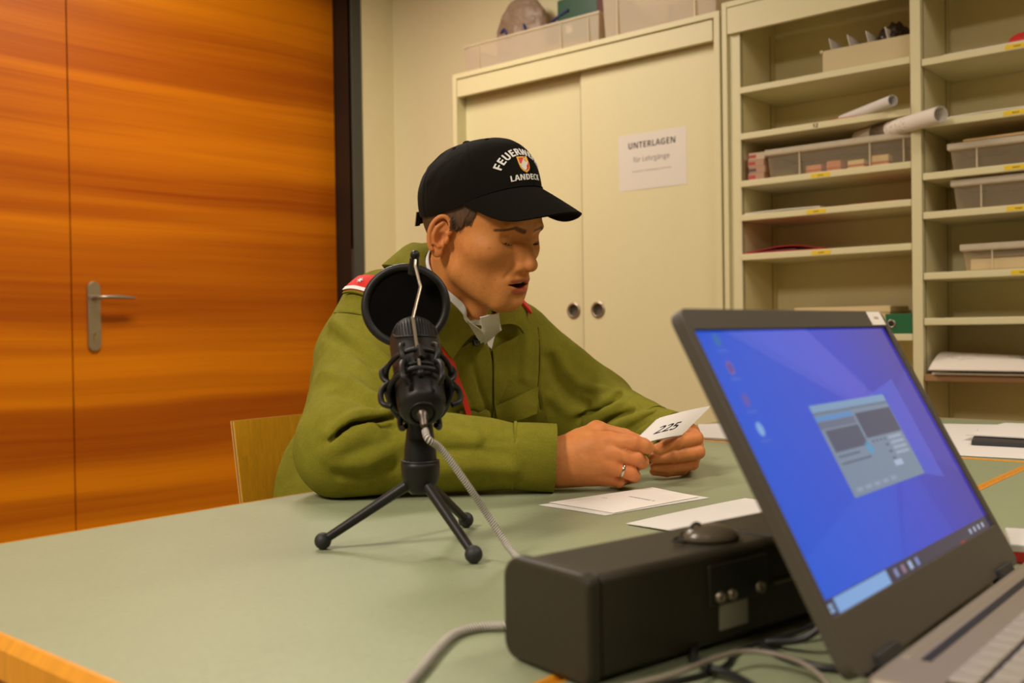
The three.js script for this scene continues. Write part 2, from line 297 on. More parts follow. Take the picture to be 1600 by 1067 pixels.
table('green topped table with orange edge under the laptop', -0.3765, 0.337, -1.690, -0.306);
table('green topped table set crosswise in front of the open shelves', -1.12, 0.30, -2.40, -1.6945);

/* ---------- sliding-door cabinet and shelf wall ---------- */
const CZ = -2.99;
{
  const c = thing('sliding_door_cabinet', 'cream sliding door cabinet with round recessed pulls left of the shelves', 'cabinet');
  const x0 = -2.823, x1 = -1.602, top = 2.008;
  part('carcass', [bx(x0, x0 + 0.022, 0, top, ZB + 0.004, CZ + 0.006), bx(x1 - 0.022, x1, 0, top, ZB + 0.004, CZ + 0.006), bx(x0 + 0.02, x1 - 0.02, top - 0.02, top, ZB + 0.004, CZ + 0.006), bx(x0 + 0.02, x1 - 0.02, 0, 0.08, ZB + 0.004, CZ), bx(x0 + 0.02, x1 - 0.02, 0.08, top - 0.02, ZB + 0.004, ZB + 0.016)], mCream, c);
  part('fascia', bx(x0 + 0.026, x1 - 0.026, top - 0.095, top - 0.026, CZ - 0.012, CZ + 0.006, 0.0015), mCream, c, 'board above the sliding doors');
  const ring = (parent, x, y, z) => {
    const g = lathe([[0.0215, 0.0], [0.0215, 0.0035], [0.024, 0.0055], [0.0295, 0.0045], [0.0315, 0.0], [0.0315, -0.002]], 36); g.rotateX(Math.PI / 2); g.translate(x, y, z);
    part('pull_ring', g, mSteel, parent, 'metal ring of the finger pull');
    const cup = lathe([[0.0001, -0.012], [0.020, -0.012], [0.0216, -0.009], [0.0216, 0.001]], 30); cup.rotateX(Math.PI / 2); cup.translate(x, y, z); part('pull_cup', cup, mat([0.10, 0.085, 0.05], { roughness: 0.6, side: THREE.DoubleSide }), parent);
  };
  const doorG = (a, b, y0, y1, z0, z1, hx) => {
    const circ = []; for (let k = 0; k < 28; k++) { const t = -k / 28 * Math.PI * 2; circ.push([hx + Math.cos(t) * 0.0225, 1.028 + Math.sin(t) * 0.0225]); }
    const g = extr([[a, y0], [b, y0], [b, y1], [a, y1]], z1 - z0, 0.0008, [circ]); g.translate(0, 0, z0); return boxUV(g);
  };
  const mid = -2.196;
  const dl = part('sliding_door', doorG(x0 + 0.024, mid + 0.03, 0.085, top - 0.03, CZ - 0.068, CZ - 0.050, -2.259), mCream, c, 'rear sliding door on the left');
  ring(dl, -2.259, 1.028, CZ - 0.0495);
  const dr = part('sliding_door', doorG(mid, x1 - 0.024, 0.085, top - 0.03, CZ - 0.046, CZ - 0.028, -2.131), mCream, c, 'front sliding door on the right');
  ring(dr, -2.131, 1.028, CZ - 0.0275);
  part('split_shade_strip', bx(mid - 0.0035, mid - 0.0002, 0.085, top - 0.03, CZ - 0.046, CZ - 0.0275, 0.0006), mat([0.26, 0.21, 0.10], { roughness: 0.6 }), dr, 'dark strip painted as the shadow line along the edge of the front sliding door');  // dark strip stands in for the shadow line where the doors overlap
}
function textLines(ctx, list) { for (const [s, x, y, f, c, a] of list) { ctx.font = f; ctx.fillStyle = c; ctx.textAlign = a || 'center'; ctx.fillText(s, x, y); } }
{ // taped notice
  const t = canvasTex(1024, 736, (c, w, h) => {
    c.fillStyle = '#dcd3c4'; c.fillRect(0, 0, w, h);
    textLines(c, [['UNTERLAGEN', 512, 190, 'bold 112px sans-serif', '#232220'], ['für Lehrgänge', 505, 370, '88px sans-serif', '#4a4844']]);
    c.font = '34px sans-serif'; c.fillStyle = '#5c5850'; c.textAlign = 'center'; c.fillText('Grundkurse  Basislehrgang  Kurse usw.', 510, 505);
  });
  const g = sheet((u, v) => V(-2.031 + u * 0.280, 1.452 + v * 0.2, CZ - 0.0268 + 0.0008 * Math.sin(u * 3.1) * (1 - v)), 8, 6, 0.0003);
  single('notice_sheet', 'white notice reading UNTERLAGEN taped to the front cabinet door', 'notice', g, mat(0xffffff, { map: t, roughness: 0.45, clearcoat: 0.4, clearcoatRoughness: 0.3 }));
}
// the open shelves: one unit, three uprights, two bays in view
const SH = { L: [1.731, 1.580, 1.425, 1.314, 1.185, 0.919, 0.66, 0.40], R: [1.716, 1.535, 1.385, 1.272, 1.096, 0.964, 0.801, 0.55, 0.30] };
{
  const c = thing('shelf_unit', 'cream open shelf unit with two bays of adjustable shelves', 'shelf unit');
  const x0 = -1.596, top = 2.03, zb = ZB + 0.004;
  const up = (a, b) => part('upright', bx(a, b, 0, top, zb, CZ + 0.002, 0.0015), mCream, c);
  up(x0, x0 + 0.018); up(-0.9865, -0.957); up(-0.372, -0.345);
  part('stile', bx(x0 + 0.018, -1.537, 0, top - 0.02, CZ - 0.03, CZ - 0.01, 0.001), mCream, c);
  part('stile_return', bx(-1.552, -1.537, 0, top - 0.02, zb, CZ - 0.03, 0.001), mCreamInLit, c);
  part('back_panel', bx(x0 + 0.018, -0.372, 0.05, top, zb, zb + 0.012, 0.001), mCreamInLit, c);
  part('top_board', bx(x0 + 0.018, -0.372, top - 0.018, top, zb, CZ + 0.002, 0.001), mCream, c);
  part('fascia', bx(x0 + 0.022, -0.9885, 1.922, top - 0.022, CZ - 0.01, CZ + 0.005, 0.0015), mCream, c, 'board across the top of the left bay');
  part('fascia', bx(-0.955, -0.374, 1.922, top - 0.022, CZ - 0.01, CZ + 0.005, 0.0015), mCream, c, 'board across the top of the right bay');
  part('plinth', bx(x0 + 0.02, -0.372, 0, 0.07, CZ - 0.03, CZ - 0.01, 0.001), mCream, c);
  const shelfW = (y, x, m) => m;
  for (const y of SH.L) { const s = part('shelf', bx(-1.534, -0.988, y - 0.0105, y + 0.0105, zb + 0.013, CZ, 0.003), mCream, c); }
  for (const y of SH.R) part('shelf', bx(-0.9555, -0.3735, y - 0.0105, y + 0.0105, zb + 0.013, CZ, 0.003), y === 0.801 ? mat([0.40, 0.22, 0.08], { roughness: 0.6 }) : mCream, c, y === 0.801 ? 'brown wood shelf' : undefined);
  // shelf-pin strips and screw holes
  for (const x of [-1.5365, -0.9565]) for (const z of [-3.012, -3.222]) part('shelf_rail', bx(x, x + 0.0008, 0.08, 1.96, z - 0.0012, z + 0.0012, 0.0002), mRail, c, 'thin dark shelf rail slot');
  // shelf-edge labels
  const lab = (x, y, w, m, nm) => part(nm || 'edge_label', at(rbox(w, 0.0125, 0.0006, 0.0002), x, y, CZ + 0.0004), m, c, 'yellow label strip');
  const tLab = canvasTex(256, 48, (k, w, h) => { k.fillStyle = '#e8c40c'; k.fillRect(0, 0, w, h); k.fillStyle = '#2b2505'; for (let i = 0; i < 5; i++) k.fillRect(92 + i * 15, 16 + (i % 2) * 3, 9, 15); });
  const mLab = mat(0xffffff, { map: tLab, roughness: 0.6 });
  for (const [x, y] of [[-1.262, 1.425], [-1.278, 1.314], [-1.263, 1.185], [-0.70, 1.716], [-0.705, 1.535], [-0.705, 1.385], [-0.70, 1.272], [-0.69, 1.096]]) {
    const g = new THREE.PlaneGeometry(0.062, 0.0125); const b = rbox(0.062, 0.0125, 0.0006, 0.0002); const p = b.attributes.position, uv = b.attributes.uv; for (let i = 0; i < p.count; i++) uv.setXY(i, p.getX(i) / 0.062 + 0.5, p.getY(i) / 0.0125 + 0.5);
    part('edge_label', at(b, x, y, CZ + 0.0004), mLab, c, 'yellow label strip on a shelf edge');
  }
  const sh12 = shapeText('12', 0.0125); const g12 = new THREE.ExtrudeGeometry(sh12, { depth: 0.0005, bevelEnabled: false, curveSegments: 4 }); g12.translate(-1.287, 1.5745, CZ); part('shelf_number', g12, mInk, c, 'black number 12 on the shelf edge');
}
{ // a second cabinet continues the row to the right; the laptop screen mirrors it
  const c = thing('storage_cabinet', 'tall cream cabinet at the right end of the shelf row', 'cabinet');
  const x0 = -0.34, x1 = 0.86;
  part('carcass', bx(x0, x1, 0, 2.03, ZB + 0.004, CZ - 0.02, 0.002), mCream, c);
  for (const [a, b] of [[x0 + 0.003, 0.258], [0.262, x1 - 0.003]]) { const d = part('cabinet_door', bx(a, b, 0.08, 2.02, CZ - 0.018, CZ, 0.002), mCream, c); part('knob', (() => { const g = lathe([[0, 0.02], [0.012, 0.019], [0.012, 0.012], [0.006, 0.008], [0.006, 0]], 18); g.rotateX(Math.PI / 2); g.translate(a < 0 ? b - 0.04 : a + 0.04, 1.03, CZ); return g; })(), mSteel, d); }
}
/* ---------- laptop ---------- */
{
  const lap = thing('laptop', 'open grey laptop showing a blue desktop in the right foreground', 'laptop', [-0.216, 0.74, -0.736], 0);
  const mBase = mat([0.26, 0.215, 0.155], { roughness: 0.5, metalness: 0.25 }), mLid = mat([0.062, 0.050, 0.034], { roughness: 0.55 }), mSlot = mat([0.015, 0.014, 0.012], { roughness: 0.6 }), W = 0.36;
  const base = part('base', [rbox(0.236, 0.0155, W, 0.006, 3).translate(0.121, 0.0098, 0)], mBase, lap, 'grey keyboard deck');
  part('hinge_bar', [bx(0.0065, 0.0150, 0.010, 0.0186, -W / 2 + 0.035, W / 2 - 0.045, 0.003)], mBase, base, 'raised hinge cover');
  part('vent_slot', bx(0.0195, 0.0255, 0.0174, 0.0181, -W / 2 + 0.03, W / 2 - 0.047, 0.0003), mSlot, base, 'dark slot behind the keyboard');
  part('keyboard_well', bx(0.043, 0.152, 0.0172, 0.0178, -W / 2 + 0.012, W / 2 - 0.012, 0.0003), mSlot, base);
  const mKey = mat([0.33, 0.29, 0.235], { roughness: 0.4 }), keyG = rbox(0.0152, 0.0036, 0.0155, 0.0014), keyW = {};
  for (let r = 0; r < 6; r++) for (let z = 0, k = 0; z < 0.33;) {
    let w = 0.0155; if (r === 5 && k === 4) w = 0.092; else if (k === 0 && r > 1) w = 0.0155 + r * 0.003; else if (z > 0.305) w = 0.0155;
    const g = Math.abs(w - 0.0155) < 1e-6 ? keyG : (keyW[w.toFixed(4)] ||= rbox(0.0152, 0.0036, w, 0.0014));
    const o = part('key', g, mKey, base); o.position.set(0.0515 + r * 0.0183, 0.0193, W / 2 - 0.016 - z - w / 2); z += w + 0.0033; k++;
  }
  part('touchpad', bx(0.160, 0.225, 0.0173, 0.0179, -0.03, 0.075, 0.0003), mat([0.2, 0.17, 0.13], { roughness: 0.4 }), base);
  for (const z of [-0.13, 0.13]) for (const x of [0.02, 0.22]) part('rubber_foot', rod([x, 0, z], [x, 0.0025, z], 0.006, 0.006), mSlot, base);
  const lid = new THREE.Group(); lid.name = 'lid'; lid.position.set(-0.001, 0.0145, 0); lid.rotation.z = 28 * Math.PI / 180; lap.add(lid); lid.userData.label = 'tilted laptop lid with dark bezel';
  // bezel frame in lid axes: x forward (towards the user), y up the lid, z along the hinge
  const sz = 0.172, s0 = 0.034, s1 = 0.2275, LH = 0.242;
  const outline = []; const rc = 0.009; for (const [cx, cy, a0] of [[W / 2 - rc, rc, -90], [W / 2 - rc, LH - rc, 0], [-W / 2 + rc, LH - rc, 90], [-W / 2 + rc, rc, 180]]) for (let k = 0; k <= 6; k++) { const a = (a0 + k * 15) * Math.PI / 180; outline.push([cx + Math.cos(a) * rc, cy + Math.sin(a) * rc]); }
  const bez = extr(outline, 0.003, 0.0007, [[[-sz, s0], [-sz, s1], [sz, s1], [sz, s0]]]); bez.rotateY(Math.PI / 2); bez.translate(-0.0035, 0, 0);
  part('bezel', bez, mLid, lid, 'dark matt screen bezel');
  const shell = extr(outline, 0.0035, 0.0007); shell.rotateY(Math.PI / 2); shell.translate(-0.0078, 0, 0); part('lid_shell', shell, mLid, lid);
  for (const z of [-W / 2 + 0.047, W / 2 - 0.05]) part('hinge', bx(-0.006, 0.004, -0.006, 0.006, z - 0.018, z + 0.018, 0.002), mSlot, lid);
  part('sticker', (() => { const g = rbox(0.0006, 0.0135, 0.031, 0.0002); const p = g.attributes.position, uv = g.attributes.uv; for (let i = 0; i < p.count; i++) uv.setXY(i, 0.5 - p.getZ(i) / 0.031, p.getY(i) / 0.0135 + 0.5); g.translate(0.0005, 0.235, -W / 2 + 0.023); return g; })(), mat(0xffffff, { roughness: 0.6, map: canvasTex(128, 56, (c, w, h) => { c.fillStyle = '#fbf4e6'; c.fillRect(0, 0, w, h); c.fillStyle = '#8a5040'; for (let i = 0; i < 4; i++) c.fillRect(44 + i * 11, 22, 7, 10); }) }), lid, 'small white sticker in the corner of the bezel');
  const t = canvasTex(1024, 576, (c, w, h) => {
    const g = c.createLinearGradient(0, 0, w, 0); g.addColorStop(0, '#0b52d2'); g.addColorStop(0.35, '#1a49cc'); g.addColorStop(0.62, '#2a3cc2'); g.addColorStop(1, '#392f9c'); c.fillStyle = g; c.fillRect(0, 0, w, h);
    // the wallpaper's beams of light fan out from the window at the right
    const beam = (pts, col) => { c.fillStyle = col; c.beginPath(); pts.forEach((p, i) => i ? c.lineTo(...p) : c.moveTo(...p)); c.fill(); };
    beam([[640, 210], [0, -90], [300, -160], [700, 150]], 'rgba(90,110,235,0.16)'); beam([[640, 230], [120, 0], [520, 0], [720, 190]], 'rgba(140,110,215,0.28)');
    beam([[640, 330], [0, 470], [0, 576], [380, 576]], 'rgba(60,110,230,0.20)'); beam([[700, 330], [380, 576], [760, 576]], 'rgba(70,90,215,0.22)');
    beam([[640, 190], [880, 150], [880, 420], [640, 370]], 'rgba(90,120,235,0.40)'); beam([[640, 275], [1024, 120], [1024, 430]], 'rgba(90,80,200,0.22)');
    // icons down the left side
    [['rgba(40,120,150,0.6)', 6], ['rgba(160,90,140,0.75)', 68], ['rgba(150,80,150,0.55)', 138], ['rgba(150,190,225,0.8)', 200]].forEach(([col, y]) => { c.fillStyle = col; c.beginPath(); c.ellipse(82, y + 16, 13, 15, 0, 0, 7); c.fill(); c.fillStyle = 'rgba(150,140,200,0.30)'; c.fillRect(62, y + 38, 42, 5); });
    c.strokeStyle = '#3a2f90'; c.lineWidth = 4; c.beginPath(); c.arc(82, 84, 6, 0, 7); c.stroke();
    // dialogue window
    const X = 335, Y = 186, ww = 435, hh = 210; c.fillStyle = '#72869f'; c.fillRect(X, Y, ww, hh); c.fillStyle = '#7498bd'; c.fillRect(X, Y, ww, 17); c.fillStyle = '#61748f'; c.fillRect(X, Y + 17, ww, 7); c.fillStyle = '#4f88c4'; c.fillRect(X, Y + 27, 200, 11);
    c.fillStyle = '#5f6a86'; c.fillRect(X, Y + 39, 200, 17); c.fillStyle = '#424a68'; c.fillRect(X + 212, Y + 34, 220, 62); c.fillStyle = '#474f6c'; c.fillRect(X + 18, Y + 60, 182, 50);
    c.fillStyle = '#4d5872'; c.fillRect(X + 20, Y + 119, 118, 4); c.fillRect(X + 20, Y + 135, 165, 4);
    for (let i = 0; i < 4; i++) { c.fillStyle = '#93a3bc'; c.fillRect(X + 330, Y + 102 + i * 13, 86, 8); c.fillStyle = '#505b76'; c.fillRect(X + 230 + i * 24, Y + 103, 11, 6); c.fillRect(X + 296, Y + 118 + i * 17, 18, 6); }
    c.fillStyle = '#a3b2d0'; c.fillRect(X + 292, Y + 160, 50, 14); c.fillStyle = 'rgba(70,150,200,0.7)'; c.beginPath(); c.ellipse(X + 198, Y + 118, 19, 15, 0.4, 0, 7); c.fill();
    for (let i = 0; i < 5; i++) { c.fillStyle = '#8798b4'; c.fillRect(X + 26 + i * 50, Y + 192, 34, 9); }
    // taskbar with search box and icons
    c.fillStyle = '#33304a'; c.fillRect(0, h - 32, w, 32); c.fillStyle = '#7fa8dc'; c.fillRect(44, h - 30, 262, 28); c.fillStyle = '#9fc0ea'; for (let i = 0; i < 4; i++) c.fillRect(14 + (i % 2) * 9, h - 24 + (i >> 1) * 9, 7, 7);
    ['#7a86b8', '#8d6f8a', '#9fb8d8', '#6f86c0'].forEach((col, i) => { c.fillStyle = col; c.fillRect(340 + i * 42, h - 24, 18, 17); }); c.fillStyle = '#9aa4c0'; for (let i = 0; i < 4; i++) c.fillRect(850 + i * 34, h - 22, 16, 12);
    c.fillStyle = '#b03030'; c.fillRect(760, h - 5, 34, 4);
  });
  const sg = new THREE.PlaneGeometry(2 * sz, s1 - s0); sg.rotateY(Math.PI / 2); const scr = bx(-0.0030, -0.0022, s0, s1, -sz, sz, 0.0001), p = scr.attributes.position, uv = scr.attributes.uv;
  for (let i = 0; i < p.count; i++) uv.setXY(i, 0.5 - p.getZ(i) / (2 * sz), (p.getY(i) - s0) / (s1 - s0));
  part('screen', scr, mat([0.012, 0.012, 0.014], { emissive: 0xffffff, emissiveMap: t, emissiveIntensity: SCREEN, roughness: 0.14, ior: 1.5, specularIntensity: 0.6 }), lid, 'blue desktop with icons, a dialogue window and a taskbar');
  const L = new THREE.RectAreaLight(lin(0.05, 0.12, 0.6), 0.25, 2 * sz, s1 - s0); L.position.set(0.001, (s0 + s1) / 2, 0); L.rotation.y = -Math.PI / 2; lid.add(L); // faces the user
}

/* ---------- soundbar and what lies on it ---------- */
const mSpk = mat([0.030, 0.024, 0.013], { roughness: 0.5, specularIntensity: 0.7, bumpMap: scaled(tFine, 12, 12), bumpScale: 0.0003 });
const SBY = 0.806;
{
  const o = thing('soundbar', 'long black soundbar speaker lying on the joint of the tables', 'speaker', [-0.345, 0.74, -0.695], -0.2075);
  const hw = 0.0385, H = 0.066, y0 = 0.005, sec = [];
  for (const [cx, cy, a0, r] of [[hw - 0.004, y0 + 0.004, -90, 0.004], [hw - 0.005, H - 0.005, 0, 0.005], [-hw + 0.013, H - 0.013, 90, 0.013], [-hw + 0.009, y0 + 0.009, 180, 0.009]]) for (let k = 0; k <= 6; k++) { const a = (a0 + k * 15) * Math.PI / 180; sec.push([cx + Math.cos(a) * r, cy + Math.sin(a) * r]); }
  const body = extr(sec.map(([a, b]) => [a, b]), 0.396, 0.0012); body.translate(0, 0, -0.198); part('body', boxUV(body), mSpk, o);
  for (const s of [-1, 1]) { const c = extr(sec, 0.0060, 0.0032); c.translate(0, 0, s > 0 ? 0.2040 : -0.2100); part('end_cap', boxUV(c), mSpk, o); }
  part('connector_panel', bx(hw + 0.0010, hw + 0.0028, 0.030, 0.058, 0.043, 0.104, 0.001), mat([0.022, 0.02, 0.012], { roughness: 0.35 }), o);
  for (const z of [0.094, 0.082, 0.052]) { const g = lathe([[0.0018, 0], [0.0018, 0.002], [0.0035, 0.003], [0.004, 0]], 18); g.rotateZ(-Math.PI / 2); g.translate(hw + 0.0026, 0.036 + (z < 0 ? 0.008 : 0), z); part('socket', g, mSteel, o); }
  part('type_plate', bx(hw + 0.0010, hw + 0.0021, 0.013, 0.030, 0.064, 0.093, 0.0003), mat([0.55, 0.55, 0.48], { roughness: 0.6, map: canvasTex(128, 64, (c, w, h) => { c.fillStyle = '#cfcabc'; c.fillRect(0, 0, w, h); c.fillStyle = '#6b675c'; for (let i = 0; i < 5; i++) c.fillRect(12, 8 + i * 11, 60 + (i * 37) % 44, 4); }) }), o, 'grey rating label');
  part('trim_rail', bx(hw + 0.0008, hw + 0.003, 0.034, 0.037, -0.15, 0.035, 0.0008), mat([0.14, 0.12, 0.075], { roughness: 0.5 }), o);
  for (const z of [-0.17, 0.17]) part('rubber_foot', bx(-0.022, 0.022, 0, 0.006, z - 0.02, z + 0.02, 0.002), mBlackMetal, o);
}
{
  const m = thing('computer_mouse', 'glossy dark rounded mouse lying on top of the soundbar', 'mouse', [-0.343, SBY + 0.0017, -0.618], -0.75);
  const g = sdfMesh((x, y, z) => smax(sdEll(x, y, z, 0, 0.002, 0, 0.0195, 0.0155, 0.031), -y, 0.003), [-0.03, -0.004, -0.04], [0.03, 0.025, 0.04], 0.0015);
  part('shell', g, mat([0.10, 0.08, 0.05], { roughness: 0.28 }), m, 'glossy top shell');
  part('wheel', (() => { const q = new THREE.TorusGeometry(0.005, 0.002, 8, 18); q.rotateY(Math.PI / 2); q.translate(0, 0.0135, 0.016); return q; })(), mBlackMetal, m);
  const w = tube([[0.0, 0.005, 0.030], [0.004, 0.004, 0.040], [0.014, 0.0035, 0.046], [0.016, 0.0035, 0.036], [0.004, 0.0038, 0.034], [-0.012, 0.005, 0.030], [-0.026, 0.005, 0.014], [-0.030, 0.004, -0.012], [-0.012, 0.0035, -0.042], [0.012, 0.0035, -0.060]], 0.0013, 90, 8);
  part('cord', w, mBlackMetal, m, 'thin black mouse cord in a loop');
  m.scale.setScalar(0.66);
}
single('black_power_cord', 'thick black cord curling from behind the soundbar to the laptop', 'cord', tube([[-0.292, 0.781, -0.665], [-0.272, 0.786, -0.655], [-0.262, 0.77, -0.635], [-0.275, 0.752, -0.62], [-0.305, 0.7429, -0.618], [-0.285, 0.7429, -0.602], [-0.258, 0.7429, -0.596], [-0.225, 0.7429, -0.603], [-0.19, 0.7429, -0.55], [-0.10, 0.7429, -0.42], [-0.02, 0.7429, -0.34]], 0.0026, 140, 10), mBlackMetal);
single('black_audio_cord', 'black cord running along the foot of the soundbar', 'cord', tube([[-0.288, 0.776, -0.69], [-0.270, 0.765, -0.675], [-0.286, 0.750, -0.645], [-0.311, 0.7422, -0.60], [-0.304, 0.7422, -0.560], [-0.311, 0.7422, -0.53], [-0.338, 0.7422, -0.486], [-0.36, 0.7422, -0.455], [-0.40, 0.7422, -0.38]], 0.0019, 120, 10), mBlackMetal);
single('black_adapter_cord', 'short thick black cord crossing under the grey cord near the laptop', 'cord', tube([[-0.334, 0.752, -0.592], [-0.330, 0.7467, -0.572], [-0.312, 0.7467, -0.546], [-0.289, 0.7467, -0.541], [-0.262, 0.7467, -0.525], [-0.22, 0.7467, -0.47], [-0.17, 0.7467, -0.40]], 0.0026, 70, 10), mBlackMetal);
single('grey_cord', 'thin grey cord bowed on the table before the soundbar', 'cord', tube([[-0.32, 0.7513, -0.47], [-0.307, 0.7513, -0.512], [-0.303, 0.7513, -0.544], [-0.293, 0.7513, -0.573], [-0.270, 0.7513, -0.578], [-0.243, 0.7513, -0.562], [-0.2, 0.7513, -0.50], [-0.15, 0.7513, -0.42]], 0.0017, 90, 10), mat([0.20, 0.165, 0.12], { roughness: 0.5 }));

/* ---------- microphone ---------- */
{
  const o = thing('microphone', 'black desktop condenser microphone on a tripod with round pop filter', 'microphone', [-0.718, 0.74, -0.706]);
  const off = V(-0.718, 0.74, -0.706), P = (x, y, z) => V(x, y, z).sub(off);
  const mB = mat([0.008, 0.007, 0.006], { roughness: 0.5, specularIntensity: 0.6 }), mB2 = mat([0.011, 0.0095, 0.0075], { roughness: 0.45, specularIntensity: 0.6 }), mMesh = mat([0.004, 0.0035, 0.003], { roughness: 1, specularIntensity: 0.05 });
  const feet = [[-0.788, -0.635], [-0.626, -0.681], [-0.747, -0.801]].map(([x, z]) => P(x, 0.7485, z)), hub = P(-0.716, 0.812, -0.702);
  feet.forEach((f) => { const d = f.clone().sub(hub); d.y = 0; d.normalize(); const leg = part('leg', [rod(hub.clone().addScaledVector(d, 0.008).add(V(0, -0.006, 0)), f, 0.0056, 0.0044, 16)], mB2, o); part('foot_ball', ball(f.toArray(), 0.0085, 20), mat([0.014, 0.014, 0.013], { roughness: 0.6 }), leg, 'round rubber foot'); });
  part('hub', (() => { const g = lathe([[0.0001, -0.018], [0.0105, -0.018], [0.0135, -0.014], [0.0175, -0.006], [0.019, 0.0], [0.0195, 0.009], [0.0195, 0.013], [0.0165, 0.0145], [0.0165, 0.016]], 30); g.translate(hub.x, hub.y, hub.z); return g; })(), mB2, o);
  const top = P(-0.713, 0.862, -0.699);
  part('post', [(() => { const g = lathe([[0.0165, 0], [0.0158, 0.012], [0.0138, 0.028], [0.0125, 0.042], [0.0128, 0.05]], 26); g.translate(hub.x, hub.y + 0.014, hub.z); return g; })(), rod(top.clone().add(V(0, -0.012, 0)), top.clone().add(V(0, 0.006, 0)), 0.0135, 0.0125, 20)], mB, o);
  part('post_collar', (() => { const g = new THREE.TorusGeometry(0.0178, 0.0016, 8, 32); g.rotateX(Math.PI / 2); g.translate(hub.x, hub.y + 0.0145, hub.z); return g; })(), mB2, o);
  // capsule body, built along +y then turned
  const a = P(-0.682, 0.884, -0.672), b = P(-0.760, 0.957, -0.738), ax = b.clone().sub(a), L = ax.length(); ax.normalize();
  const q = new THREE.Quaternion().setFromUnitVectors(V(0, 1, 0), ax), turn = (g) => { g.applyQuaternion(q); g.translate(a.x, a.y, a.z); return g; };
  part('body', turn(lathe([[0.0001, -0.0105], [0.010, -0.0105], [0.0105, -0.0085], [0.0145, -0.0085], [0.0155, -0.0065], [0.0195, -0.005], [0.0228, 0.0], [0.0238, 0.012], [0.0242, 0.05], [0.0255, 0.075], [0.0262, 0.098], [0.0255, L - 0.016], [0.0225, L - 0.005], [0.016, L], [0.0001, L + 0.001]], 48)), mB2, o);
  part('base_ring', turn((() => { const g = new THREE.TorusGeometry(0.0128, 0.0014, 8, 36); g.rotateX(Math.PI / 2); g.translate(0, -0.0095, 0); return g; })()), mB, o);
  part('strain_relief', turn(lathe([[0.0001, -0.028], [0.0033, -0.028], [0.0038, -0.016], [0.0062, -0.0125], [0.0066, -0.008]], 20)), mat([0.12, 0.10, 0.075], { metalness: 0.8, roughness: 0.4 }), o);
  // ribbed grille on the upper side
  const side = V(0, 1, 0).sub(ax.clone().multiplyScalar(ax.y)).normalize(), lat = ax.clone().cross(side).normalize();
  for (let k = -7; k <= 7; k++) {
    const off2 = k * 0.0028, ext = Math.sqrt(Math.max(0, 1 - (k / 8) ** 2)), pts = [];
    for (let j = 0; j <= 6; j++) { const s = lerp(L - 0.044 + (1 - ext) * 0.014, L - 0.006 - (1 - ext) * 0.004, j / 6), R = s > L - 0.016 ? lerp(0.0255, 0.0205, (s - L + 0.016) / 0.012) : 0.0258, h = Math.sqrt(Math.max(1e-6, R * R - off2 * off2)); pts.push(a.clone().addScaledVector(ax, s).addScaledVector(side, h + 0.0002).addScaledVector(lat, off2)); }
    part('grille_rib', tube(pts, 0.0009, 12, 6), mB, o);
  }
  { const pts = []; for (let k = 0; k < 28; k++) { const t = k / 28 * Math.PI * 2, u = Math.cos(t) * 0.0222, s = L - 0.0245 + Math.sin(t) * 0.0205, R = s > L - 0.016 ? lerp(0.0255, 0.0205, (s - L + 0.016) / 0.012) : 0.0258; pts.push(a.clone().addScaledVector(ax, s).addScaledVector(side, Math.sqrt(Math.max(1e-6, R * R - u * u)) + 0.0003).addScaledVector(lat, u)); } part('grille_frame', tube(pts, 0.0013, 60, 7, true), mB2, o); }
  // shock mount: two hoops, four bowed arms, yoke to the post
  const hoop = (s, R, r) => turn((() => { const g = new THREE.TorusGeometry(R, r, 10, 44); g.rotateX(Math.PI / 2); g.translate(0, s, 0); return g; })());
  part('mount_hoop', hoop(0.022, 0.0305, 0.0026), mB2, o); part('mount_hoop', hoop(0.050, 0.0320, 0.0026), mB2, o); part('mount_hoop', hoop(0.036, 0.0262, 0.0022), mB, o);
  for (let k = 0; k < 6; k++) {
    const t = (k + 0.5) / 6 * Math.PI * 2, dir = side.clone().multiplyScalar(Math.cos(t)).addScaledVector(lat, Math.sin(t));
    const pt = (s, R) => a.clone().addScaledVector(ax, s).addScaledVector(dir, R);
    part('mount_arm', tube([pt(0.002, 0.029), pt(0.006, 0.0365), pt(0.020, 0.0385), pt(0.032, 0.0345), pt(0.040, 0.0265)], 0.0030, 18, 8), mB2, o);
    part('mount_clip', tube([pt(0.036, 0.0265), pt(0.044, 0.0345), pt(0.056, 0.0362), pt(0.066, 0.030)], 0.0027, 14, 8), mB2, o);
    part('elastic_band', rod(pt(0.022, 0.0305), pt(0.036, 0.0262), 0.0012, 0.0012, 8), mB, o);
  }
  part('yoke', [tube([a.clone().addScaledVector(ax, 0.03).addScaledVector(lat, 0.032).toArray(), top.clone().addScaledVector(lat, 0.02).add(V(0, 0.012, 0)).toArray(), top.clone().add(V(0, 0.002, 0)).toArray()], 0.005, 20, 10), tube([a.clone().addScaledVector(ax, 0.03).addScaledVector(lat, -0.032).toArray(), top.clone().addScaledVector(lat, -0.02).add(V(0, 0.012, 0)).toArray(), top.clone().add(V(0, 0.002, 0)).toArray()], 0.005, 20, 10)], mB2, o);
  part('mount_block', [turn(at(rbox(0.010, 0.020, 0.008, 0.002), 0, 0.047, 0)).translate(side.x * 0.029, side.y * 0.029, side.z * 0.029)], mB2, o);
  // pop filter
  const pc = P(-0.790, 0.985, -0.756), pn = V(0.62, 0.16, 0.77).normalize(), pq = new THREE.Quaternion().setFromUnitVectors(V(0, 0, 1), pn), pt = (g) => { g.applyQuaternion(pq); g.translate(pc.x, pc.y, pc.z); return g; };
  const hoopG = new THREE.TorusGeometry(0.0435, 0.0046, 14, 64); hoopG.scale(1.02, 0.98, 1); part('pop_filter_ring', pt(hoopG), mB2, o, 'black rubber ring of the pop filter');
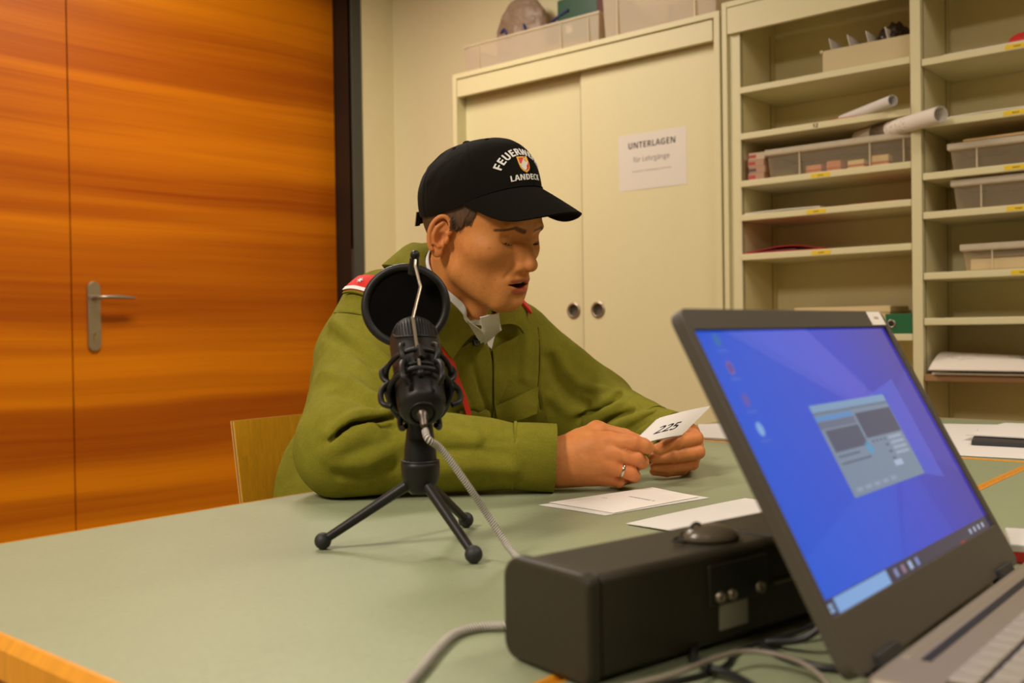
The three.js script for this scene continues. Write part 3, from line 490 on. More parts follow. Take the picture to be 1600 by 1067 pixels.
  const disc = new THREE.CylinderGeometry(0.0425, 0.0425, 0.0012, 48); disc.rotateX(Math.PI / 2); part('pop_filter_mesh', pt(disc), mMesh, o, 'black fabric mesh of the pop filter');
  const rodPts = [P(-0.764, 1.036, -0.7465), P(-0.760, 1.026, -0.742), P(-0.7440, 1.0031, -0.7336), P(-0.7301, 0.9701, -0.7083), P(-0.7023, 0.9394, -0.6868), P(-0.6814, 0.9165, -0.6701), P(-0.6841, 0.9058, -0.6742)];
  const poly = []; for (let i = 0; i < rodPts.length - 1; i++) poly.push(rod(rodPts[i], rodPts[i + 1], 0.0016, 0.0016, 10)); rodPts.forEach((p) => poly.push(ball(p.toArray(), 0.00165, 10)));
  part('pop_filter_rod', poly, mat([0.50, 0.44, 0.33], { metalness: 0.9, roughness: 0.32 }), o, 'bent shiny steel rod');
  const tq = P(-0.768, 1.031, -0.749); part('rod_clamp', [ball([tq.x + 0.004, tq.y + 0.007, tq.z + 0.003], 0.0052, 16), rod(tq.clone().add(V(-0.004, -0.012, -0.002)), tq.clone().add(V(0.002, 0.004, 0.002)), 0.0062, 0.005, 16)], mB2, o);
  part('rod_joint', ball([rodPts[5].x, rodPts[5].y, rodPts[5].z], 0.0042, 12), mB, o);
}
{
  const tBraid = canvasTex(64, 64, (c, w, h) => { c.fillStyle = '#d8d0c0'; c.fillRect(0, 0, w, h); c.fillStyle = '#17130f'; for (let k = -64; k < 128; k += 32) { c.beginPath(); c.moveTo(k, 0); c.lineTo(k + 15, 0); c.lineTo(k + 47, 64); c.lineTo(k + 32, 64); c.fill(); } });
  tBraid.wrapS = tBraid.wrapT = THREE.RepeatWrapping; tBraid.repeat.set(150, 2); tBraid.needsUpdate = true;
  const g = tube([[-0.660, 0.8645, -0.6536], [-0.652, 0.857, -0.650], [-0.648, 0.848, -0.661], [-0.633, 0.812, -0.682], [-0.624, 0.779, -0.702], [-0.604, 0.753, -0.706], [-0.575, 0.7437, -0.692], [-0.530, 0.7437, -0.650], [-0.480, 0.7437, -0.585], [-0.462, 0.7437, -0.548], [-0.479, 0.7437, -0.527], [-0.483, 0.7437, -0.508], [-0.468, 0.7437, -0.472], [-0.450, 0.7437, -0.440], [-0.425, 0.7437, -0.39], [-0.41, 0.7437, -0.34], [-0.40, 0.742, -0.297], [-0.395, 0.70, -0.285]], 0.0034, 420, 10);
  single('braided_cable', 'black and white braided cable hanging from the microphone onto the table', 'cable', g, mat(0xffffff, { map: tBraid, roughness: 0.7, bumpMap: tBraid, bumpScale: 0.0004 }));
}

/* ---------- chair behind the person ---------- */
{
  const o = thing('chair', 'beech plywood chair with curved back behind the seated person', 'chair', [-1.24, 0, -1.18]);
  const bk = (du) => (u, v) => { const z = lerp(0.205, -0.205, u), c = Math.cos((u - 0.5) * 2.0); return V(-0.185 - v * 0.028 - 0.020 * c + 0.02 + du, 0.50 + v * 0.310, z * (0.925 + 0.075 * v)); };
  part('backrest', boxUV(sheet(bk(0), 20, 10, 0.0095)), mPly, o, 'curved plywood backrest');
  for (const [d, m] of [[0.0030, mPlyEdge], [0.0, mPlyDark], [-0.0030, mPlyEdge]]) part('ply_layer', sheet((u, v) => { const p = bk(d)(u, v); p.z = p.z > 0 ? p.z + 0.0006 * (p.z > 0.18 ? 1 : 0) : p.z - 0.0006 * (p.z < -0.18 ? 1 : 0); p.z *= 1.0015; p.y += v > 0.99 ? 0.0005 : 0; return p; }, 20, 10, 0.0016), m, o);
  part('seat', boxUV(sheet((u, v) => V(lerp(-0.19, 0.20, v), 0.452 - 0.018 * Math.exp(-(((v - 0.35) / 0.3) ** 2)) - 0.02 * sstep(0.8, 1, v), lerp(0.205, -0.205, u)), 14, 14, 0.011)), mPly, o);
  const mCh = mat([0.45, 0.44, 0.42], { metalness: 0.9, roughness: 0.3 });
  for (const s of [-1, 1]) { part('leg', tube([[0.17, 0.435, s * 0.17], [0.19, 0.22, s * 0.195], [0.20, 0.011, s * 0.205]], 0.011, 16, 12), mCh, o); part('leg', tube([[-0.215, 0.70, s * 0.15], [-0.222, 0.55, s * 0.16], [-0.20, 0.43, s * 0.165], [-0.20, 0.22, s * 0.185], [-0.23, 0.011, s * 0.205]], 0.011, 24, 12), mCh, o); }
  part('seat_rail', [rod([0.17, 0.43, -0.17], [0.17, 0.43, 0.17], 0.010), rod([-0.2, 0.43, -0.165], [-0.2, 0.43, 0.165], 0.010), rod([-0.2, 0.43, 0.165], [0.17, 0.43, 0.17], 0.010), rod([-0.2, 0.43, -0.165], [0.17, 0.43, -0.17], 0.010)], mCh, o);
}

/* ---------- papers on the tables ---------- */
function quadSheet(name, label, cat, c, y, m, curl = 0.0005, th = 0.0004) {     // c: four corners [x, z] in order
  const g = sheet((u, v) => { const x = lerp(lerp(c[0][0], c[1][0], u), lerp(c[3][0], c[2][0], u), v), z = lerp(lerp(c[0][1], c[1][1], u), lerp(c[3][1], c[2][1], u), v); return V(x, y + th / 2 + curl * (Math.sin(u * 2.6 + 0.4) * Math.sin(v * 2.2 + 0.3)), z); }, 10, 10, th);
  // the upper face looks up whatever the winding
  return single(name, label, cat, g, m);
}
const tForm = canvasTex(512, 720, (c, w, h) => {
  c.fillStyle = '#ebe3d8'; c.fillRect(0, 0, w, h); c.save(); c.translate(300, 300); c.rotate(Math.PI / 2); c.fillStyle = '#4a443c'; for (let i = 0; i < 17; i++) c.fillRect(-120 + i * 17, -3 + (i % 3), 11, 12); c.fillStyle = '#2a2622'; c.fillRect(-160, -8, 14, 18); c.fillStyle = '#8a8377'; for (let i = 0; i < 5; i++) c.fillRect(230 + i * 14, 90, 9, 7); c.restore();
});
quadSheet('under_sheet', 'white sheet lying beneath the printed card near the hands', 'paper', [[-0.768, -0.955], [-0.727, -1.143], [-0.624, -1.122], [-0.662, -0.946]], 0.7402, mPaper);
quadSheet('printed_card', 'white card with one printed line lying beside the hands', 'paper', [[-0.766, -0.973], [-0.724, -1.147], [-0.636, -1.115], [-0.660, -0.960]], 0.7412, mat(0xffffff, { map: tForm, roughness: 0.85 }));
quadSheet('envelope', 'blank white envelope lying behind the soundbar', 'envelope', [[-0.613, -0.916], [-0.584, -1.14], [-0.476, -1.126], [-0.505, -0.902]], 0.7405, mPaper, 0.0035, 0.0009);
quadSheet('paper_stack', 'white paper stack at the edge of the far table between hand and laptop', 'paper', [[-0.965, -1.702], [-1.10, -1.93], [-0.92, -2.10], [-0.78, -1.712]], 0.7405, mPaper, 0.002, 0.004);
{
  quadSheet('loose_sheet', 'large white sheet on the far table right of the laptop screen', 'paper', [[-0.50, -1.712], [-0.70, -2.23], [-0.42, -2.33], [-0.22, -1.74]], 0.7405, mPaper, 0.001, 0.001);
  quadSheet('dark_folder', 'dark folder under papers on the far table', 'folder', [[-0.515, -1.86], [-0.56, -2.06], [-0.26, -2.15], [-0.20, -1.88]], 0.7425, mat([0.03, 0.03, 0.035], { roughness: 0.5 }), 0.001, 0.007);
  quadSheet('folder_sheet', 'white sheet lying on the dark folder', 'paper', [[-0.545, -1.93], [-0.545, -2.20], [-0.24, -2.22], [-0.20, -1.90]], 0.751, mPaper, 0.004, 0.002);
}
{ // red and white packet behind the laptop
  const o = thing('red_packet', 'small red and white packet behind the laptop hinge', 'packet', [-0.215, 0.74, -1.02], 0.3);
  part('box', bx(-0.035, 0.035, 0, 0.016, -0.04, 0.04, 0.002), mat([0.62, 0.03, 0.02], { roughness: 0.4 }), o); part('white_lid', bx(-0.0352, 0.0352, 0.0095, 0.0175, -0.0402, 0.0402, 0.002), mPaper, o); part('white_band', bx(-0.0354, 0.0354, 0.0, 0.0165, -0.010, 0.006, 0.001), mPaper, o);
}

/* ---------- plastic boxes and other things on the shelves ---------- */
function plasticBox(label, x0, x1, y, h, z0, z1, group, lidded = true, ribs = [0.25, 0.78, 0.95]) {
  const mBody = lidded ? mClear : mFrost;
  const o = thing('plastic_box', label, 'storage box', [(x0 + x1) / 2, y, (z0 + z1) / 2], 0, group), w = (x1 - x0) / 2, d = (z1 - z0) / 2, t = 0.0022, e = 0.008;
  const wall = (yy) => -e * (1 - yy / h);    // sides taper inwards towards the floor
  const side = (f) => sheet((u, v) => f(u, v * (h - 0.012)), 8, 2, t);
  part('body', [side((u, v) => V(lerp(-w - wall(v) * 1 + 0, w + wall(v), u), v, d + wall(v))), side((u, v) => V(lerp(-w - wall(v), w + wall(v), u), v, -d - wall(v))), side((u, v) => V(w + wall(v), v, lerp(-d - wall(v), d + wall(v), u))), side((u, v) => V(-w - wall(v), v, lerp(-d - wall(v), d + wall(v), u))), bx(-w + e, w - e, 0, t, -d + e, d - e, 0.0005)], mBody, o);
  part('rim', [bx(-w - 0.004, w + 0.004, h - 0.02, h - 0.012, d, d + 0.004, 0.001), bx(-w - 0.004, w + 0.004, h - 0.02, h - 0.012, -d - 0.004, -d, 0.001), bx(-w - 0.004, -w, h - 0.02, h - 0.012, -d, d, 0.001), bx(w, w + 0.004, h - 0.02, h - 0.012, -d, d, 0.001)], mClearRib, o);
  for (const k of ribs) part('rib', bx(lerp(-w, w, k) - 0.0018, lerp(-w, w, k) + 0.0018, 0.003, h - 0.018, d - 0.003, d + 0.003, 0.0005), mClearRib, o);
  if (lidded) { part('lid', [bx(-w - 0.006, w + 0.006, h - 0.0125, h - 0.0105, -d - 0.006, d + 0.006, 0.0008), bx(-w - 0.006, w + 0.006, h - 0.017, h - 0.002, d + 0.004, d + 0.0065, 0.001), bx(-w - 0.006, w + 0.006, h - 0.004, h, -d - 0.006, d + 0.0065, 0.0015), bx(-w - 0.0085, -w - 0.006, h - 0.017, h - 0.002, -d, d, 0.001), bx(w + 0.006, w + 0.0085, h - 0.017, h - 0.002, -d, d, 0.001)], mClearRib, o); for (let k = 1; k < 8; k++) part('lid_rib', bx(lerp(-w, w, k / 8) - 0.001, lerp(-w, w, k / 8) + 0.001, h - 0.017, h, d + 0.005, d + 0.0078, 0.0004), mClearRib, o); }
  return o;
}
const sy = (y) => y + 0.0106;
plasticBox('long clear plastic box with lid on the shelf below the big paper roll', -1.449, -0.992, sy(1.425), 0.092, -3.215, -3.01, 'clear plastic boxes', true, [0.24, 0.73, 0.95]);
[['small red and white carton in the long clear box, leftmost', -1.30, 0.05, [0.6, 0.3, 0.24]], ['small pink carton in the long clear box, second from left', -1.235, 0.045, [0.55, 0.25, 0.22]], ['small white carton in the long clear box, third from left', -1.165, 0.05, [0.7, 0.62, 0.5]], ['small pale carton in the long clear box, rightmost', -1.09, 0.05, [0.68, 0.6, 0.5]]].forEach(([l, x, w, c], i) => {
  const o = thing('small_carton', l, 'carton', [x, sy(1.425) + 0.0026, -3.045]); part('box', bx(-w / 2, w / 2, 0, 0.026 + (i % 2) * 0.006, -0.02, 0.02, 0.001), mat(c), o); part('print_band', bx(-w / 2 - 0.0002, w / 2 + 0.0002, 0.006, 0.013, -0.0202, 0.0202, 0.0003), mat([0.45, 0.1, 0.09]), o);
});
for (let k = 0; k < 4; k++) { const o = thing('tape_box', ['lowest', 'second lowest', 'second highest', 'topmost'][k] + ' small brown box stacked beside the long clear box', 'carton', [-1.487 + (k % 2) * 0.002, sy(1.425) + k * 0.0222, -3.05], (k % 2) * 0.03, 'stack of small brown boxes'); part('box', bx(-0.028, 0.028, 0, 0.022, -0.045, 0.045, 0.0008), mat(k === 3 ? [0.52, 0.40, 0.26] : [0.42, 0.24, 0.14]), o); part('print_band', bx(-0.0282, -0.002, 0.005, 0.016, -0.0452, 0.0452, 0.0003), mat(k === 1 ? [0.10, 0.06, 0.05] : [0.40, 0.05, 0.04]), o); }
function roll(name, label, a, b, r, wallT, m, inner) {
  a = V(...a); b = V(...b); const o = thing(name, label, 'paper roll', a.toArray()); const d = b.clone().sub(a), L = d.length(), q = new THREE.Quaternion().setFromUnitVectors(V(0, 0, 1), d.normalize());
  const g = sheet((u, v) => { const t = u * Math.PI * 2 * 2.15, rad = r - wallT * u; return V(Math.cos(t) * rad, Math.sin(t) * rad, v * L); }, 90, 6, 0.0005); g.applyQuaternion(q); part('rolled_sheet', g, m, o); return o;
}
const tPlan = canvasTex(512, 512, (c, w, h) => { c.fillStyle = '#e6ddcf'; c.fillRect(0, 0, w, h); c.fillStyle = '#6f6250'; c.fillRect(0, 300, w, 95); c.fillStyle = '#8a7c68'; for (let i = 0; i < 240; i++) c.fillRect(rnd() * w, 300 + rnd() * 95, 8, 3); c.fillStyle = '#a59c80'; for (let i = 0; i < 160; i++) c.fillRect(rnd() * w, 170 + rnd() * 120, 6, 4); });
roll('paper_roll', 'thin white paper roll sticking out of the third compartment', [-1.235, 1.607, -3.10], [-1.0261, 1.6123, -2.9550], 0.0170, 0.003, mPaper);
roll('printed_plan_roll', 'thick printed paper roll sticking out over the long clear box', [-1.190, 1.545, -3.115], [-0.8799, 1.5430, -2.9150], 0.0245, 0.004, mat(0xffffff, { map: tPlan, roughness: 0.8 }));
single('red_booklet', 'small red booklet beneath the thin white paper roll', 'booklet', rbox(0.09, 0.006, 0.12, 0.001), mRed, [-1.20, sy(1.58) + 0.003, -3.07]);
{ // filing box with dividers
  const o = thing('file_box', 'cream filing box with thin dividers on the top left shelf', 'file box', [-1.128, sy(1.731), -3.06]);
  part('box', [bx(-0.139, 0.139, 0, 0.075, 0.03, 0.034), bx(-0.139, 0.139, 0, 0.075, -0.14, -0.136), bx(-0.139, -0.135, 0, 0.075, -0.136, 0.03), bx(0.135, 0.139, 0, 0.075, -0.136, 0.03), bx(-0.135, 0.135, 0, 0.003, -0.136, 0.03)], mat([0.56, 0.46, 0.25], { roughness: 0.7 }), o); part('rim_lip', bx(-0.147, -0.137, 0.068, 0.077, -0.14, 0.036, 0.002), mat([0.6, 0.5, 0.28], { roughness: 0.7 }), o);
  for (let k = 0; k < 4; k++) { const g = bx(-0.001, 0.001, 0.004, 0.118, -0.12, 0.02, 0.0004); g.rotateZ(0.22); g.translate(-0.098 + k * 0.058, 0, 0); part('divider', g, mPaperDim, o); }
}
{
  const pl = sdfMesh((x, y, z) => sdEll(x, y, z, 0, 0.05, 0, 0.085, 0.06, 0.075) + (fbm(x * 40, y * 40, z * 40, 3) - 0.5) * 0.035, [-0.1, -0.02, -0.09], [0.1, 0.13, 0.09], 0.005);
  const p = pl.attributes.position; for (let i = 0; i < p.count; i++) p.setY(i, Math.max(0, p.getY(i)));
  single('dark_plastic_bag', 'crumpled dark plastic bag behind the dividers of the filing box', 'bag', pl, mat([0.05, 0.032, 0.022], { roughness: 0.25 }), [-1.075, sy(1.731) + 0.0035, -3.125]).scale.set(0.6, 1.25, 0.7);
}
quadSheet('paper_pile', 'thin pile of white papers on the fourth left shelf', 'paper', [[-1.525, -3.0], [-1.515, -3.2], [-1.29, -3.19], [-1.27, -3.0]], sy(1.314), mPaperDim, 0.009, 0.004);
single('orange_booklet', 'thin orange booklet at the right of the fourth left shelf', 'booklet', rbox(0.16, 0.005, 0.19, 0.001), mat([0.62, 0.24, 0.12]), [-1.11, sy(1.314) + 0.0026, -3.12]);
{
  const o = thing('red_folder', 'shiny red folder lying on the fifth left shelf', 'folder', [-1.40, sy(1.185), -3.10]);
  part('cover', sheet((u, v) => V(lerp(-0.125, 0.145, u), 0.004 + 0.014 * sstep(0.0, 0.5, u) * (1 - sstep(0.62, 1, u)), lerp(0.105, -0.11, v)), 16, 4, 0.0025), mRed, o, 'red plastic cover'); part('back_cover', bx(-0.125, 0.14, 0, 0.0025, -0.11, 0.105, 0.0008), mRed, o); part('inner_sheets', bx(-0.12, 0.05, 0.0026, 0.008, -0.105, 0.10, 0.001), mat([0.16, 0.012, 0.012]), o);
}
{
  const o = thing('ring_binder', 'dark green ring binder lying on the lower left shelf', 'binder', [-1.029, sy(0.919), -3.10]);
  part('cover', [bx(-0.040, 0.040, 0, 0.060, -0.115, 0.105, 0.002)], mat([0.008, 0.12, 0.035], { roughness: 0.45 }), o); const g = lathe([[0.0085, 0], [0.0085, 0.002], [0.0115, 0.0025], [0.013, 0.0]], 24); g.rotateX(Math.PI / 2); g.translate(-0.022, 0.03, 0.1055); part('finger_ring', g, mSteel, o); const d = new THREE.CylinderGeometry(0.0085, 0.0085, 0.0012, 20); d.rotateX(Math.PI / 2); d.translate(-0.022, 0.03, 0.1053); part('finger_hole', d, mInk, o);
  part('paper_block', bx(-0.036, 0.0405, 0.006, 0.054, -0.11, 0.0, 0.001), mPaperDim, o);
}
{ const o = thing('flat_carton', 'flat beige carton lying along the lower left shelf', 'carton', [-1.23, sy(0.919), -3.13]); part('box', bx(-0.155, 0.148, 0, 0.082, -0.10, 0.06, 0.002), mat([0.62, 0.47, 0.24], { roughness: 0.8 }), o); part('lid', bx(-0.158, 0.151, 0.066, 0.086, -0.103, 0.063, 0.002), mat([0.64, 0.49, 0.25], { roughness: 0.8 }), o); }
// right bay
plasticBox('clear plastic box under a brown board in the right bay', -0.884, -0.46, sy(1.385), 0.078, -3.20, -3.01, 'clear plastic boxes', true, [0.17, 0.6]);
single('brown_board', 'thin brown board lying on the clear box in the right bay', 'board', rbox(0.40, 0.007, 0.2, 0.001), mat([0.52, 0.33, 0.14], { roughness: 0.7 }), [-0.645, sy(1.385) + 0.0822, -3.10], -0.03);
plasticBox('clear plastic box without contents on the fourth right shelf', -0.876, -0.46, sy(1.272), 0.086, -3.20, -3.01, 'clear plastic boxes', true, [0.18, 0.6]);
plasticBox('clear plastic box of papers on the fifth right shelf', -0.852, -0.46, sy(1.096), 0.076, -3.20, -3.01, 'clear plastic boxes', true, [0.2, 0.6]);
single('box_papers', 'white papers lying inside the clear box on the fifth right shelf', 'paper', [bx(-0.835, -0.475, sy(1.096) + 0.003, sy(1.096) + 0.034, -3.185, -3.025, 0.001)], mPaper);
quadSheet('yellow_envelope', 'yellow envelope on the papers inside the clear box', 'envelope', [[-0.83, -3.03], [-0.83, -3.18], [-0.48, -3.18], [-0.48, -3.03]], sy(1.096) + 0.036, mat([0.6, 0.38, 0.12]), 0.008, 0.002);
quadSheet('flat_sheets', 'beige sheets lying on the top right shelf', 'paper', [[-0.90, -3.01], [-0.90, -3.18], [-0.62, -3.18], [-0.60, -3.01]], sy(1.716), mPaperDim, 0.002, 0.006);
{ const o = thing('red_bag', 'red cloth pouch on the top right shelf', 'pouch', [-0.66, sy(1.716) + 0.0085, -3.08]); part('pouch', sdfMesh((x, y, z) => smax(sdEll(x, y, z, 0, 0, 0, 0.09, 0.04, 0.06) + (fbm(x * 30, y * 30, z * 30, 2) - 0.5) * 0.012, -y, 0.004), [-0.11, -0.01, -0.08], [0.11, 0.06, 0.08], 0.004), mat([0.55, 0.02, 0.015], { roughness: 0.6 }), o); part('strap', tube([[-0.09, 0.006, 0.02], [-0.12, 0.003, 0.04], [-0.15, 0.002, 0.045]], 0.003, 12, 6), mInk, o); }
quadSheet('plan_sheets', 'white sheets with a raised corner on the second right shelf', 'paper', [[-0.93, -3.01], [-0.93, -3.19], [-0.66, -3.19], [-0.66, -3.01]], sy(1.535), mPaperDim, 0.012, 0.004);
{ // folded plan at the bottom right
  const tDraw = canvasTex(1024, 512, (c, w, h) => { c.fillStyle = '#e9e0d2'; c.fillRect(0, 0, w, h); c.strokeStyle = '#2f2a26'; c.lineWidth = 3; for (let i = 0; i < 34; i++) { c.beginPath(); const x = 60 + rnd() * 190, y = 90 + rnd() * 260; c.moveTo(x, y); c.lineTo(x + 14 + rnd() * 28, y); c.stroke(); } c.lineWidth = 5; for (let i = 0; i < 16; i++) { c.beginPath(); c.moveTo(420 + rnd() * 120, 120 + rnd() * 120); c.lineTo(520 + rnd() * 240, 190 + rnd() * 170); c.stroke(); } });
  const g = sheet((u, v) => { const s = v, lift = 0.046 * Math.sin(Math.min(1, s * 1.15) * Math.PI * 0.55); return V(lerp(-0.945, -0.50, u) + 0.012 * (1 - v), sy(0.801) + 0.010 + lift * (1 - 0.5 * u) + 0.004, lerp(-2.955, -3.16, v)); }, 14, 12, 0.003);
  single('folded_plan', 'white folded plan with black drawing bulging over the brown shelf', 'plan', g, mat(0xffffff, { map: tDraw, roughness: 0.8 }));
  single('plan_pile', 'flat paper pile under the folded plan', 'paper', bx(-0.93, -0.52, sy(0.801), sy(0.801) + 0.006, -3.19, -2.975, 0.001), mPaperDim);
}
// on top of the sliding-door cabinet
plasticBox('clear plastic crate at the left on top of the sliding door cabinet', -2.785, -2.112, 2.0085, 0.128, -3.25, -3.02, 'clear crates on the cabinet', false, [0.12, 0.74, 0.93]);
plasticBox('clear plastic crate at the right on top of the sliding door cabinet', -2.095, -1.63, 2.0085, 0.20, -3.25, -3.02, 'clear crates on the cabinet', false, [0.14, 0.82]);
single('crate_carton', 'pale printed carton inside the left crate', 'carton', bx(-2.44, -2.22, 2.012, 2.064, -3.20, -3.09, 0.003), mat([0.60, 0.45, 0.26]));
{ const o = thing('white_jar', 'small white jar inside the left crate', 'jar', [-2.53, 2.0112, -3.10]); part('jar', lathe([[0.0001, 0], [0.016, 0], [0.017, 0.004], [0.017, 0.03], [0.012, 0.034], [0.012, 0.038]], 20), mWhitePaint, o); part('cap', lathe([[0.0135, 0.034], [0.0135, 0.046], [0.0001, 0.047]], 20), mPaper, o); }
single('crate_lining', 'white folded sheet inside the right crate', 'paper', bx(-2.05, -1.84, 2.012, 2.075, -3.15, -3.145, 0.0008), mPaper);
{ const o = thing('blue_white_pack', 'white pack with blue edge inside the right crate', 'pack', [-1.78, 2.012, -3.12]); part('pack', bx(-0.07, 0.1, 0, 0.09, -0.04, 0.04, 0.003), mPaper, o); part('blue_edge', bx(-0.072, -0.058, 0, 0.0902, -0.0405, 0.0405, 0.002), mat([0.04, 0.22, 0.5]), o); }
{ const o = thing('clear_bag', 'cloudy plastic bag with dark blue clips standing in the left crate', 'bag', [-2.60, 2.0112, -3.17]); const g = sdfMesh((x, y, z) => sdEll(x, y, z, 0, 0.15, 0, 0.135, 0.165, 0.045) + (fbm(x * 26, y * 26, z * 26, 3) - 0.5) * 0.02, [-0.17, -0.02, -0.07], [0.17, 0.34, 0.07], 0.006); const p = g.attributes.position; for (let i = 0; i < p.count; i++) p.setY(i, Math.max(0, p.getY(i))); part('bag', g, mat([0.40, 0.28, 0.18], { roughness: 0.5, transmission: 0.35, thickness: 0 }), o);
  part('clip', tube([[-0.085, 0.172, 0.035], [-0.055, 0.18, 0.05], [-0.04, 0.15, 0.052], [-0.03, 0.13, 0.053]], 0.005, 14, 8), mat([0.02, 0.03, 0.16], { roughness: 0.4 }), o); part('clip', rod([0.045, 0.18, 0.045], [0.06, 0.15, 0.05], 0.005), mat([0.02, 0.03, 0.16], { roughness: 0.4 }), o); part('dot', ball([-0.055, 0.098, 0.043], 0.008), mYellow, o); part('dot', ball([-0.053, 0.073, 0.04], 0.007), mat([0.08, 0.10, 0.09]), o); }
{ const o = thing('green_case', 'dark green case with white tag standing in the left crate', 'case', [-2.27, 2.0112, -3.18]); part('shell', bx(-0.12, 0.12, 0.065, 0.24, -0.05, 0.05, 0.008), mat([0.015, 0.07, 0.03], { roughness: 0.4 }), o); part('base', bx(-0.11, 0.11, 0, 0.065, -0.05, 0.05, 0.004), mat([0.10, 0.05, 0.02]), o); part('tag', bx(-0.075, -0.045, 0.10, 0.13, 0.05, 0.053, 0.002), mPaper, o); part('blue_strap', rod([-0.15, 0.165, 0.045], [-0.06, 0.19, 0.052], 0.006), mat([0.02, 0.025, 0.12]), o); part('dark_side', bx(0.07, 0.121, 0.07, 0.235, -0.051, 0.051, 0.005), mat([0.10, 0.02, 0.012]), o); }
/* ---------- the person: head, in head axes (x to his left, y up, z forward; origin between the ears) ---------- */
const HEAD = { psi: 53 * Math.PI / 180, pitch: 13 * Math.PI / 180, roll: 4.5 * Math.PI / 180 };
const camR = V(0.7638, 0, -0.6455), camF = V(-0.6455, 0, -0.7638);
const headM = new THREE.Matrix4();
{
  const fh = camR.clone().multiplyScalar(Math.sin(HEAD.psi)).addScaledVector(camF, -Math.cos(HEAD.psi)), up0 = V(0, 1, 0);
  const zf = fh.clone().multiplyScalar(Math.cos(HEAD.pitch)).addScaledVector(up0, -Math.sin(HEAD.pitch)), yu0 = fh.clone().multiplyScalar(Math.sin(HEAD.pitch)).addScaledVector(up0, Math.cos(HEAD.pitch)), xl0 = yu0.clone().cross(zf), cr = Math.cos(HEAD.roll), sr = Math.sin(HEAD.roll);
  const xl = xl0.clone().multiplyScalar(cr).addScaledVector(yu0, sr), yu = yu0.clone().multiplyScalar(cr).addScaledVector(xl0, -sr);
  headM.makeBasis(xl, yu, zf).scale(V(0.965, 0.965, 0.965));
  const pt = V(-1.0425, 1.0965, -1.0880);      // near tragus
  pt.addScaledVector(xl, 0.072); headM.setPosition(pt);
}
const toWorld = (x, y, z) => V(x, y, z).applyMatrix4(headM);
const headInv = headM.clone().invert();
const bump = (x, y, z, cx, cy, cz, s) => Math.exp(-((x - cx) ** 2 + (y - cy) ** 2 + (z - cz) ** 2) / (s * s));
function segDist(x, y, z, P) { let m = 1e9; for (let i = 0; i < P.length - 1; i++) m = Math.min(m, sdCone(x, y, z, P[i], P[i + 1], 0, 0)); return m; }
const earC = [0.0800, 0.003, -0.013], earN = V(0.86, 0.04, 0.50).normalize(), earU = V(-0.45, -0.20, 0.88).addScaledVector(earN, -V(-0.45, -0.20, 0.88).dot(earN)).normalize(), earV = earN.clone().cross(earU).normalize(); if (earV.y < 0) earV.negate();
const helixP = []; for (let k = 0; k <= 16; k++) { const t = (20 + k * 230 / 16) * Math.PI / 180, w = 1 - 0.16 * sstep(0.6, 1, k / 16); helixP.push([Math.cos(t) * 0.0165 * w, Math.sin(t) * 0.0285 + 0.002, 0.0065 - 0.001 * Math.cos(t)]); }
helixP.unshift([0.010, 0.004, 0.001], [0.0145, 0.0085, 0.004]);
const antiP = [[-0.001, 0.020, 0.003], [-0.0075, 0.010, 0.0062], [-0.0085, -0.003, 0.0066], [-0.004, -0.0135, 0.0055], [0.004, -0.0165, 0.0045]];
function sdEar(ax, y, z) {
  const dx = ax - earC[0], dy = y - earC[1], dz = z - earC[2];
  if (dx * dx + dy * dy + dz * dz > 0.0035) return 0.03;
  const u = dx * earU.x + dy * earU.y + dz * earU.z, v = dx * earV.x + dy * earV.y + dz * earV.z, n = dx * earN.x + dy * earN.y + dz * earN.z;
  let d = sdEll(u, v, n, -0.001, 0.001, 0.000, 0.0165, 0.0285, 0.0045);
  d = smin(d, sdEll(u, v, n, 0.004, -0.0265, 0.001, 0.0088, 0.0085, 0.0045), 0.006);
  d = smin(d, segDist(u, v, n, helixP) - 0.0036, 0.003);
  d = smin(d, segDist(u, v, n, antiP) - 0.0030, 0.0035);
  d = smax(d, -sdEll(u, v, n, 0.0045, -0.004, 0.0075, 0.0082, 0.0108, 0.0085), 0.003);
  d = smin(d, sdEll(u, v, n, 0.0135, -0.0045, 0.0035, 0.0040, 0.0062, 0.0045), 0.003);
  return d;
}
